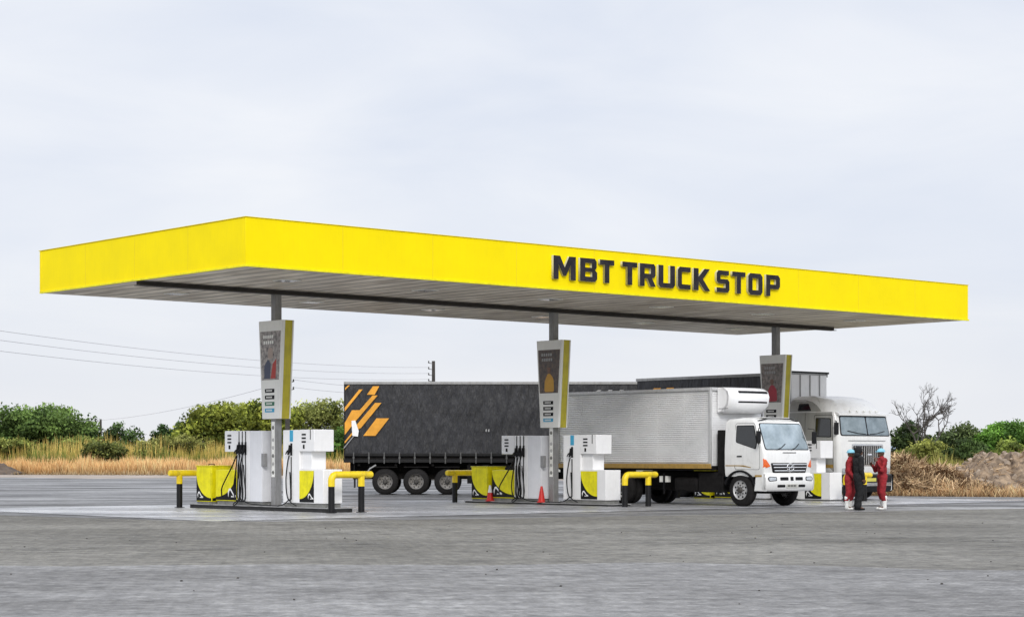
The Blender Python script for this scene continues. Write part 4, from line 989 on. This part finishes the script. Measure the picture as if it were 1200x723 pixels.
def person(label, loc, rz, outfit, cap, boots, armL, armR, lean=0., look=0., h=1.0):
    t = thing('person', label, 'person', loc, rz, 'people talking beside the trucks')
    L = [Vector((.02,.10,.91)), Vector((.05,.115,.50)), Vector((-.01,.12,.09))]
    Rr = [Vector((-.02,-.10,.91)), Vector((.0,-.115,.50)), Vector((-.05,-.12,.09))]
    sh = 1.42; hx = lean
    shL, shR = Vector((hx,.185,sh)), Vector((hx,-.185,sh))
    b = MB()
    blob(b.bm, (0,0,.95), (.12,.16,.13)); blob(b.bm, (hx*.5,0,1.15), (.11,.145,.2)); blob(b.bm, (hx,0,1.33), (.115,.18,.15))
    limb(b, [(hx,0,1.42),(hx+.01,0,1.54)], [.062,.056])
    hc = Vector((hx+.02,0,1.635))
    blob(b.bm, hc, (.098,.078,.118)); blob(b.bm, hc+Vector((.045,0,-.055)), (.06,.055,.06))
    ly = look
    fx, fy = math.cos(ly), math.sin(ly)
    nose = hc+Vector((.098*fx,.098*fy,-.02)); blob(b.bm, nose, (.018,.016,.026))
    blob(b.bm, hc+Vector((.09*fx,.09*fy,-.062)), (.016,.026,.010))
    for s in (-1,1): blob(b.bm, hc+Vector((-.005,s*.08,-.01)), (.018,.012,.03))
    for leg in (L, Rr):
        limb(b, leg, [.085,.058,.042]); limb(b, [leg[2], leg[2]+Vector((.14,0,-.05))], [.042,.032])
    for S0, A in ((shL, armL), (shR, armR)):
        limb(b, [S0, A[0], A[1]], [.056,.044,.030])
    hand(b, armL[1], Vector(armL[1])-Vector(armL[0]), armL[2], 1); hand(b, armR[1], Vector(armR[1])-Vector(armR[0]), armR[2], -1)
    body = b.build('body', M_skin, t); remesh(body, .0085, 0, 2)
    e = MB()
    for s in (-1,1): blob(e.bm, hc+Vector((.088*fx-s*.03*fy,.088*fy+s*.03*fx,.012)), (.012,.012,.010))
    e.build('eyes', mat('eye_white', (.6,.6,.58), .3), t)
    # coverall / jacket and trousers
    c = MB()
    blob(c.bm, (0,0,.95), (.145,.185,.17)); blob(c.bm, (hx*.5,0,1.15), (.135,.175,.22)); blob(c.bm, (hx,0,1.32), (.14,.205,.17))
    limb(c, [shL,shR], [.085,.085]); limb(c, [(hx,0,1.44),(hx+.005,0,1.50)], [.088,.075])
    for leg in (L, Rr):
        a, k_, an = leg; top = an+Vector((0,0,.20 if boots == 'white' else .03)); limb(c, [a,k_+Vector((.01,0,0)),top], [.118,.088,.078])
    for S0, A in ((shL, armL), (shR, armR)):
        wv = Vector(A[1])*.93+Vector(A[0])*.07; limb(c, [S0, A[0], wv], [.078,.064,.050])
    cl = c.build('coverall' if outfit is M_over else 'jacket_and_trousers', outfit, t); remesh(cl, .014, .035, 3)
    for leg in (L, Rr):
        an = leg[2]; f = MB()
        if boots == 'white':
            limb(f, [an+Vector((0,0,.26)), an+Vector((0,0,.10)), an+Vector((.0,0,-.02))], [.082,.066,.062]); limb(f, [an+Vector((-.02,0,-.045)), an+Vector((.15,0,-.05))], [.045,.038])
            bo = f.build('boot', M_boot, t)
        else:
            limb(f, [an+Vector((0,0,.03)), an+Vector((0,0,-.02))], [.058,.056]); limb(f, [an+Vector((-.02,0,-.05)), an+Vector((.16,0,-.055))], [.042,.034])
            bo = f.build('shoe', M_black, t)
        remesh(bo, .012, 0, 2)
    k = MB()
    if cap == 'hard':
        ring0 = None
        for j in range(7):
            a = j/6*math.pi/2; z = hc.z+.035+.10*math.sin(a); rx, ry = .122*math.cos(a)+.002, .104*math.cos(a)+.002
            g = [k.bm.verts.new((hc.x+rx*math.cos(2*math.pi*q/20), ry*math.sin(2*math.pi*q/20), z)) for q in range(20)]
            if ring0: k.bridge(ring0, g)
            ring0 = g
        k.bm.faces.new(ring0)
        lip = [(hc.x+.12*math.cos(a)+.055*max(0,math.cos(a)), .11*math.sin(a), hc.z+.035) for a in np.linspace(0, 2*math.pi, 25)]
        k.path(lip, .011, 6); ck = k.build('cap', M_cap, t)
        q = MB(); q.fan([(hc.x+.12*math.cos(a)+.055*max(0,math.cos(a)), .11*math.sin(a)) for a in np.linspace(0, 2*math.pi, 25)[:-1]], lambda x, y: (x, y, hc.z+.04), 2); q.build('cap_brim', M_cap, ck)
    else:
        blob(k.bm, hc+Vector((-.02,0,.02)), (.115,.10,.125)); blob(k.bm, hc+Vector((-.06,0,-.10)), (.09,.11,.09))
        ho = k.build('hood', M_dark, t)
    t.scale = (h,h,h)
    return t
def px_gnd(px, py):
    Y = FPX*1.5/(py-HOR); return Vector(((px-600)/FPX*Y, Y, 0))
g1 = px_gnd(995.5, 597.2); g2 = px_gnd(1006, 597.6); g3 = px_gnd(1034, 597.2)
person('person in red coveralls and pale blue cap standing left of the one in black', g1, R(-20), M_over, 'hard', 'white',
       ((.02,.24,1.14),(.20,.20,1.02),(0,-1,0)), ((.02,-.24,1.14),(.16,-.22,.95),(0,1,0)), .02, .0, .985)
person('person in black hooded clothes standing between two workers in red', g2, R(15), M_dark, 'hood', 'black',
       ((-.02,.26,1.12),(.06,.24,.88),(0,-1,0)), ((-.02,-.25,1.12),(.05,-.24,.88),(0,1,0)), 0, 0, 1.03)
person('person in red coveralls and pale blue cap, hand raised to the chin', g3, R(195), M_over, 'hard', 'white',
       ((.12,.24,1.14),(.20,.10,1.38),(0,-1,0)), ((.10,-.25,1.13),(.27,-.10,1.28),(0,1,0)), .02, 0, 1.0)

# ------------------------------------------------------------------ vegetation
def leaves(centers, radii, per, size, cols, flat=1.0, jit=.35):
    """leaf-cluster quads in clumps; returns verts and colours"""
    n = len(centers)*per
    c = np.repeat(centers, per, 0); r = np.repeat(radii, per)
    d = rng.normal(size=(n,3)); d /= np.linalg.norm(d, axis=1)[:,None]
    rad = rng.uniform(.25, 1.35, n)**.7
    p = c + d*(r*rad)[:,None]*np.array([1,1,flat])
    nrm = d + rng.normal(size=(n,3))*.7; nrm /= np.linalg.norm(nrm, axis=1)[:,None]
    a = np.cross(nrm, rng.normal(size=(n,3))); a /= np.linalg.norm(a, axis=1)[:,None]; b = np.cross(nrm, a)
    sz = size*rng.uniform(.5, 1.3, n)
    v = np.stack([p-a*sz[:,None], p-b*(sz*.5)[:,None], p+a*sz[:,None], p+b*(sz*.5)[:,None]], 1).reshape(-1,3)
    cc = np.repeat(cols*rng.uniform(.7,1.5,(len(cols),1)), per, 0)*(1+rng.uniform(-jit, jit, (n,1)))*(.55+1.0*(d[:,2:3]*.5+.5))  # clump shading in the colour: upper leaves lighter, lower ones darker
    return v, np.repeat(cc, 4, 0)
def tree(label, px0, px1, ytop, ybot, Y, dark, light, clumps=70, per=130, size=.17, name='broadleaf_tree', grp=None, dens=1., lop=0., cr=.18, cat='tree', thick=.55, stems=3, base=0.):
    pL, pR = at(px0, ytop, Y), at(px1, ytop, Y); W_ = pR.x-pL.x; top = pL.z; bot = max(.1, at(px0, ybot, Y).z)
    cx = (pL.x+pR.x)/2
    t = thing(name, label, cat, (cx, Y, base), 0, grp)
    H = top-bot; cs = []; rs = []
    k = 0
    while len(cs) < clumps and k < clumps*30:
        k += 1
        x = rng.uniform(-1,1); y = rng.uniform(-1,1); z = rng.uniform(0,1)
        prof_ = math.sqrt(max(0, 1-(x-lop)**2/(1+abs(lop))**2))**.9*(.80+.22*noise.noise(Vector((x*3+px0, y*2, 0)))) 
        if z > prof_ or x*x+y*y > 1: continue
        if z < prof_*.35 and rng.random() < .45: continue
        r_ = min(W_*.5, H*1.2)*cr*rng.uniform(.7,1.3)
        cs.append((x*(W_/2-r_), y*(W_/2-r_)*thick, bot+z*(H-r_)+r_*.2)); rs.append(r_)
    cs = np.array(cs); rs = np.array(rs)
    mixv = np.clip(rng.normal(.45,.28,len(cs)) + (cs[:,2]-bot)/max(H,.1)*.3, 0, 1)[:,None]  # painted shading again: crown colour gets lighter toward the top
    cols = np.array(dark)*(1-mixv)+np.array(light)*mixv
    v, cc = leaves(cs, rs, int(per*dens), size, cols, .8)
    v[:,2] = np.maximum(v[:,2], .02)
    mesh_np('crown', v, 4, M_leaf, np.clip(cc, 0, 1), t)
    b = MB()
    for s in range(stems):
        bx = (s-(stems-1)/2)*.35; n = max(1, len(cs)//(stems*3))
        tops = [cs[rng.integers(len(cs))] for _ in range(min(8, n+2))]
        fork = Vector((bx*2.2, rng.uniform(-.3,.3), bot+H*.25)); r0 = max(.06, W_*.018)
        b.path([(bx,0,-.1),(bx*1.4,.05,bot*.5+.1),fork], [r0,r0*.8,r0*.6], 8)
        for q in tops:
            q = Vector(q); m_ = fork.lerp(q,.5)+Vector((0,0,-.15*H*.3)); b.path([fork,m_,q], [r0*.5,r0*.3,r0*.1], 6)
    b.build('trunk', M_bark, t)
    return t
G1, G2 = (.018,.038,.010), (.095,.155,.035)
far_g = 'trees beyond the dry grass field'
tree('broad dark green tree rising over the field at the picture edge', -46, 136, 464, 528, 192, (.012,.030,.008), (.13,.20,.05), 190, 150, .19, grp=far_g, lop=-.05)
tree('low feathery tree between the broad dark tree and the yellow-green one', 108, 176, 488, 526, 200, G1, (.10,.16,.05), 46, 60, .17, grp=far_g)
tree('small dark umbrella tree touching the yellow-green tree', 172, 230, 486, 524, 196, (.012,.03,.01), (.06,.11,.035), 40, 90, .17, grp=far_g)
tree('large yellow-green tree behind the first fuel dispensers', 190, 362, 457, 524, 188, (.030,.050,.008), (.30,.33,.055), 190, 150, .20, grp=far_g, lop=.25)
tree('olive thin-topped tree between the poster sign and trailer tail', 322, 428, 452, 524, 196, (.04,.06,.015), (.30,.32,.09), 110, 80, .17, grp=far_g)
tree('dense green shrub beside the tail of the black trailer', 370, 444, 490, 549, 176, (.015,.035,.008), (.07,.14,.025), 60, 120, .17, name='shrub', cat='shrub', cr=.22)
tree('loose yellow green shrub at the left picture edge above the tall grass', -30, 60, 508, 530, 186, (.05,.07,.015), (.26,.28,.07), 60, 60, .14, name='shrub', cat='shrub', cr=.22)
tree('loose yellow green shrub in front of the small umbrella tree', 150, 262, 506, 530, 184, (.05,.06,.015), (.28,.28,.08), 70, 60, .14, name='shrub', cat='shrub', cr=.22)
tree('low thin shrub between the broad dark tree and the dark bush', 60, 126, 504, 530, 187, (.04,.06,.012), (.20,.24,.06), 50, 60, .14, name='shrub', cat='shrub', cr=.22)
tree('dark green bush standing in the tall dry grass', 92, 152, 511, 536, 179, (.025,.035,.010), (.17,.19,.05), 60, 110, .15, name='shrub', cat='shrub', cr=.25)
tree('pale low bush in the grass near the yellow bin', 150, 205, 520, 541, 180, (.05,.06,.015), (.20,.20,.05), 40, 80, .14, name='shrub', cat='shrub', cr=.25)
rg = 'trees and shrubs behind the straw heap'
tree('bright green leafy tree above the rubble at the far corner', 1128, 1244, 483, 545, 105, (.012,.035,.006), (.13,.26,.04), 130, 150, .11, grp=rg)
tree('grey-green low tree behind the bare tree', 1068, 1176, 488, 548, 118, (.016,.03,.010), (.13,.17,.06), 110, 120, .11, grp=rg)
tree('dark tree close behind the silver tractor', 1024, 1110, 488, 548, 108, (.012,.026,.010), (.07,.10,.03), 70, 130, .11, grp=rg)
tree('olive shrub at the foot of the bare tree', 1036, 1130, 506, 556, 98, (.04,.055,.012), (.22,.23,.055), 60, 130, .10, name='shrub', cat='shrub', cr=.24)
tree('dark green bush between olive shrub and rubble', 1100, 1170, 503, 556, 96, (.014,.026,.008), (.07,.11,.03), 50, 120, .10, name='shrub', cat='shrub', cr=.24)
tree('yellowish bush behind the rubble at the picture edge', 1146, 1228, 508, 556, 96, (.04,.06,.012), (.16,.20,.04), 60, 120, .10, name='shrub', cat='shrub', cr=.24)

# bare tree
bare = thing('bare_tree', 'leafless grey tree with fine twigs behind the silver tractor', 'tree', at(1084, 536, 104)*1, 0); bare.location.z = 0; bare.scale = (.95, .95, 1.2)
bb = MB()
def grow(p, d, L, r, lev):
    pts = [p]; q = p.copy(); dd = d.copy(); n = 3
    for _ in range(n):
        dd = (dd + Vector(rng.normal(size=3))*.16 + Vector((0,0,.03))).normalized(); q = q+dd*L/n; pts.append(q.copy())
    rs = [r*(1-.16*i) for i in range(n+1)]
    bb.path(pts, rs, 6 if lev < 2 else 4, cap=lev < 1)
    if lev >= 5: return
    for k in range(3 if lev != 3 else 4):
        nd = (dd + Vector((rng.normal()*.6, rng.normal()*.4, rng.uniform(-.3,.4)))).normalized()
        grow(pts[-1 if k < 2 else 2], nd, L*rng.uniform(.50,.72), r*.60, lev+1)
bb.path([(0,0,0),(-.05,0,.7),(.02,0,1.15)], [.13,.10,.09], 8)
for dx, L_ in ((-.75,1.35),(-.25,1.45),(.12,1.55),(.62,1.35)): grow(Vector((.02,0,1.15)), Vector((dx,0,1)).normalized(), L_, .07, 0)
bb.build('branches', M_barkp, bare)
# grass: blades as thin triangles
def blades(name, n, xr, yf, hr, wd, c_lo, c_hi, lean=.25, clump=.0, kind='stuff', label=None, cat=None, zf=None):
    x = rng.uniform(xr[0], xr[1], n); y = np.array([yf(a) for a in x]) if callable(yf) else rng.uniform(yf[0], yf[1], n)
    nzv = np.array([noise.noise(Vector((a*.15, b*.15, 0))) for a, b in zip(x, y)])
    nz2 = np.array([noise.noise(Vector((a*.9, b*.5, 7))) for a, b in zip(x, y)])
    h = rng.uniform(hr[0], hr[1], n)*(1+.5*nzv+.5*nz2)
    z = zf(x, y) if zf else np.zeros(n)
    lx, ly = rng.normal(0, lean, n)*h, rng.normal(0, lean, n)*h
    w_ = wd*rng.uniform(.6, 1.4, n)
    base = np.stack([x,y,z],1); tip = base+np.stack([lx,ly,h],1)
    side = np.stack([w_, np.zeros(n), np.zeros(n)],1)
    v = np.stack([base-side, base+side, tip],1).reshape(-1,3)
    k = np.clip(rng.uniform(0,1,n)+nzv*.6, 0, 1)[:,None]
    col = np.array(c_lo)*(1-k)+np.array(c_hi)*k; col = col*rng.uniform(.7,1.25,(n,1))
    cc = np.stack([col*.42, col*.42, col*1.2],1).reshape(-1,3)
    o = mesh_np(name, v, 3, M_straw, np.clip(cc,0,1))
    return tag(o, label, cat, kind=kind)
def lotedge(x):
    xs = [-60,-52,-30,-13,4,12]; ys = [182,174,166,161,146,98]
    return float(np.interp(x, xs, ys))
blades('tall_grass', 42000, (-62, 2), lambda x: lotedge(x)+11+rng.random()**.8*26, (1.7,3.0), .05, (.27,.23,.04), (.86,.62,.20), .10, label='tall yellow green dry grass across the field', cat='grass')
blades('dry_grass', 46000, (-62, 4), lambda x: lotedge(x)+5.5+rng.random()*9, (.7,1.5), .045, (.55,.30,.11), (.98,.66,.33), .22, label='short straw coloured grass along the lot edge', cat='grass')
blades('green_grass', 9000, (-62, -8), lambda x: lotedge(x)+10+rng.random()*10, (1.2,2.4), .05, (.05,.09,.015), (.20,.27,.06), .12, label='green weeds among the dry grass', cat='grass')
blades('verge_grass', 1500, (-60, 0), lambda x: lotedge(x)+1.0+rng.random()*3.5, (.1,.4), .04, (.35,.24,.12), (.55,.42,.25), .4, label='sparse straw tufts on the gravel verge', cat='grass')
blades('field_weeds', 22000, (13, 40), lambda x: 86+rng.random()*14, (.6,1.4), .03, (.14,.15,.03), (.50,.45,.14), .2, label='olive weeds behind the straw heap', cat='grass')

# straw heap and rubble on the right
def mound(x0, x1, yb, depth, prof_f, seed, nx=160, ny=30, rough=.25):
    vs = []; fs = []
    for j in range(ny+1):
        for i in range(nx+1):
            x = x0+(x1-x0)*i/nx; t = j/ny
            h = (prof_f(x)+.22*noise.noise(Vector((x*2.1, seed, 0))))*math.sin(math.pi*min(1, t*1.0))**.7
            h *= 1+rough*noise.fractal(Vector((x*(1.3 if seed != 9 else 1.1), t*(5 if seed != 9 else 3.2), seed)), .95, 2.3, 5)
            vs.append((x, yb(x)+depth*t, max(-.02, h-.02)))
    for j in range(ny):
        for i in range(nx): a = j*(nx+1)+i; fs.append((a,a+1,a+nx+2,a+nx+1))
    return vs, fs
ybf = lambda x: float(np.interp(x, [13,16,27,40], [79.5,76.8,71.8,66.5]))
def hprof(x): return float(np.interp(x, [13.2,14.6,15.6,16.6,17.6,18.6,20,21,24,26,40], [.3,1.2,1.45,1.15,.9,.6,.45,.35,.3,.3,.3]))
vs, fs = mound(13.2, 18.6, ybf, 7.5, hprof, 2)
heap = thing('straw_heap', 'long heap of dry cut stalks along the edge of the lot', 'heap', (0,0,0))
me = bpy.data.meshes.new('heap_core'); me.from_pydata(vs, [], fs); me.materials.append(mat('straw_core', (.10,.055,.025), .95, scale=2.5, col2=(.40,.27,.15), bump=1, bscale=8)); me.shade_smooth()
o = bpy.data.objects.new('heap_core', me); C.objects.link(o); o.parent = heap
n = 15000; idx = rng.integers(0, len(vs), n); P = np.array(vs)[idx] + rng.normal(0,.05,(n,3))
d = rng.normal(size=(n,3))*np.array([1,.7,.8]); d[:,2] = np.abs(d[:,2]); d /= np.linalg.norm(d,axis=1)[:,None]
ln = rng.uniform(.15,.75,n)[:,None]; sd = np.cross(d, rng.normal(size=(n,3))); sd /= np.linalg.norm(sd,axis=1)[:,None]; sd *= rng.uniform(.010,.026,n)[:,None]
keep = P[:,2] > .03; P, d, ln, sd = P[keep], d[keep], ln[keep], sd[keep]; n = len(P)
v = np.stack([P-sd-d*ln*.4, P+sd-d*ln*.4, P+sd*.5+d*ln*.6, P-sd*.5+d*ln*.6],1).reshape(-1,3)
pn = np.array([noise.noise(Vector((a*1.6, b*1.2, c*2.2))) for a, b, c in P])[:,None]
k = np.clip(rng.uniform(0,1,(n,1))+pn*1.3-.08,0,1); col = np.array([.10,.05,.02])*(1-k)+np.array([1.0,.82,.58])*k**1.3  # noise varies stalk tone and paints dark shaded gaps into the heap
so2 = mesh_np('stalks', v, 4, M_straw, np.clip(np.repeat(col*rng.uniform(.5,1.2,(n,1))*np.array([[1,.90,.78]]),4,0),0,1), heap); so2['kind'] = 'stuff'

rub = thing('rubble_mound', 'low mound of grey-brown soil and broken rock beside the straw heap', 'mound', (0,0,0))
def rprof(x): return float(np.interp(x, [16.6,17.4,18.4,19.5,20.6,22,24,32,40], [.2,.85,1.2,1.45,1.35,1.2,1.15,1.1,.9]))
vs, fs = mound(16.8, 38, lambda x: ybf(x)+.7, 8, rprof, 9, nx=300, ny=44, rough=.48)
me = bpy.data.meshes.new('soil'); me.from_pydata(vs, [], fs); me.materials.append(mat('rubble_soil', (.05,.033,.022), .95, scale=2.6, col2=(.40,.29,.19), bump=1, bscale=6)); me.shade_smooth(); me.set_sharp_from_angle(angle=R(30))
o = bpy.data.objects.new('soil', me); C.objects.link(o); o.parent = rub
V_ = np.array(vs)
M_rock = mat('broken_rock', (.11,.08,.06), .9, scale=1.2, col2=(.46,.37,.28), bump=.6, bscale=10)
rb = MB()
for q in range(800):
    p = V_[rng.integers(len(V_))]
    if p[0] > 25 or p[2] < .1: continue
    r_ = rng.uniform(.05,.20)
    M4 = Matrix.Translation(p) @ Matrix.Rotation(rng.uniform(0,6), 4, Vector(rng.normal(size=3)).normalized()) @ Matrix.Diagonal((r_*rng.uniform(.8,1.6), r_*rng.uniform(.6,1.1), r_*rng.uniform(.4,.8), 1))
    res = bmesh.ops.create_icosphere(rb.bm, subdivisions=1, radius=1, matrix=M4)
    for vv in res['verts']: vv.co += Vector(rng.normal(size=3))*r_*.14
o = rb.build('rocks', M_rock, rub, smooth=False); o['kind'] = 'stuff'
n = 9000; P = V_[rng.integers(0, len(V_), n)] + rng.normal(0,.06,(n,3)); pn = np.array([noise.noise(Vector((a*.9, b*.9, 3))) for a, b, c in P])
P = P[(P[:,2] > .05) & (P[:,0] < 27) & (pn > .02)]; n = len(P); d = rng.normal(size=(n,3))*np.array([1,.7,.5]); d[:,2] = np.abs(d[:,2]); d /= np.linalg.norm(d,axis=1)[:,None]
ln = rng.uniform(.12,.5,n)[:,None]; sd = np.cross(d, rng.normal(size=(n,3))); sd /= np.linalg.norm(sd,axis=1)[:,None]; sd *= rng.uniform(.008,.02,n)[:,None]
v = np.stack([P-sd-d*ln*.4, P+sd-d*ln*.4, P+sd*.5+d*ln*.6, P-sd*.5+d*ln*.6],1).reshape(-1,3); k = rng.uniform(0,1,(n,1))
col = np.array([.12,.06,.03])*(1-k)+np.array([.80,.58,.34])*k
o = mesh_np('stalks', v, 4, M_straw, np.clip(np.repeat(col,4,0),0,1), rub); o['kind'] = 'stuff'
blades('heap_fringe', 4200, (13.4, 26), lambda x: ybf(x)-.5+rng.random()**1.5*2.4, (.12,.5), .018, (.30,.15,.06), (.95,.66,.36), .6, label='straw stubble in front of the heaps', cat='grass',
       zf=None)

# dark soil mound at far left
vs, fs = mound(-51, -43.6, lambda x: 171.5+(x+43)*-.25, 7, lambda x: float(np.interp(x, [-51,-48,-46,-44.6,-43.6],[1.35,1.5,1.0,.6,.1])), 5, nx=60, ny=16)
me = bpy.data.meshes.new('soil_mound'); me.from_pydata(vs, [], fs); me.materials.append(mat('dark_soil', (.05,.036,.026), .95, scale=1.5, col2=(.13,.09,.06), bump=1, bscale=4)); me.shade_smooth()
o = bpy.data.objects.new('soil_mound', me); C.objects.link(o); tag(o, 'dark brown soil mound at the far edge of the lot', 'mound')

# scattered pebbles on the paving near the camera
pb_ = MB()
for q in range(60):
    y = rng.uniform(20, 46); x = rng.uniform(-.27,.27)*y; r_ = rng.uniform(.006,.016)
    res = bmesh.ops.create_icosphere(pb_.bm, subdivisions=1, radius=r_, matrix=Matrix.Translation((x,y,.012)) @ Matrix.Diagonal((1.3,1,.7,1)))
tag(pb_.build('pebbles', mat('pebble', (.05,.045,.04), .9, var=.5, scale=2), smooth=False), 'small dark pebbles scattered over the paving', 'pebbles', kind='stuff')

# ------------------------------------------------------------------ power line
def pole(label, p, h, arms, side=-1):
    t = thing('utility_pole', label, 'utility pole', p, 0, 'power line poles behind the station')
    b = MB(); b.path([(0,0,-.1),(0,0,h)], [.16,.11], 10); b.build('shaft', M_wood, t)
    for z in arms:
        b = MB(); b.path([(0,0,z),(side*.32,0,z+.03)], [.022,.02], 6); ins = b.build('insulator_arm', M_wood, t)
        b = MB(); b.lathe([(0,.035),(.04,.055),(.08,.03),(.12,.05),(.15,.025)], (side*.32,0,z+.03), (0,0,1), 10); b.build('insulator', M_wood, ins)
    return t
Yp = 132; pb0 = at(508, 536, Yp); ztop = at(508,423,Yp).z
ars = [at(508, y, Yp).z for y in (426,433,440,447)]
pole('thin dark pole with side insulators rising behind the black trailer', (pb0.x,Yp,0), ztop, ars)
Y2 = 108; p2 = at(337, 536, Y2); ars2 = [at(337,y,Y2).z for y in (448,457)]
pole('wooden pole hidden behind the first poster sign, two insulators showing', (p2.x,Y2,0), at(337,440,Y2).z, ars2, 1)
p3 = at(118,536,210); pole('tiny distant pole among the trees', (p3.x,210,0), at(118,491,210).z, [at(118,494,210).z])
def cable(label, a, b, sag, r=.022):
    m = MB(); m.path([Vector(a).lerp(Vector(b), t)+Vector((0,0,-sag*4*t*(1-t))) for t in np.linspace(0,1,25)], r, 5)
    tag(m.build('power_cable', M_wire), label, 'power cable', 'overhead power cables')
x0 = pb0.x-.32
for k, (yl_, z) in enumerate(zip((370,382,396), ars[1:])):
    cable(['topmost of the three cables running left from the thin pole','middle one of three cables running left from the thin pole','lowest of the three cables running left from the thin pole'][k], (x0,Yp,z+.15), at(-120, yl_, 70), .5, .010)
for k, z in enumerate(ars2):
    cable(['upper cable from the hidden pole toward the black trailer','lower cable from the hidden pole toward the black trailer'][k], (p2.x+.32,Y2,z+.15), at(520, 452+k*7, 128), .25, .011)
cable('single sagging cable descending left behind the poster sign', (p2.x-.2,Y2,ars2[0]), at(60, 492, 210), .8, .012)

bpy.context.view_layer.update()
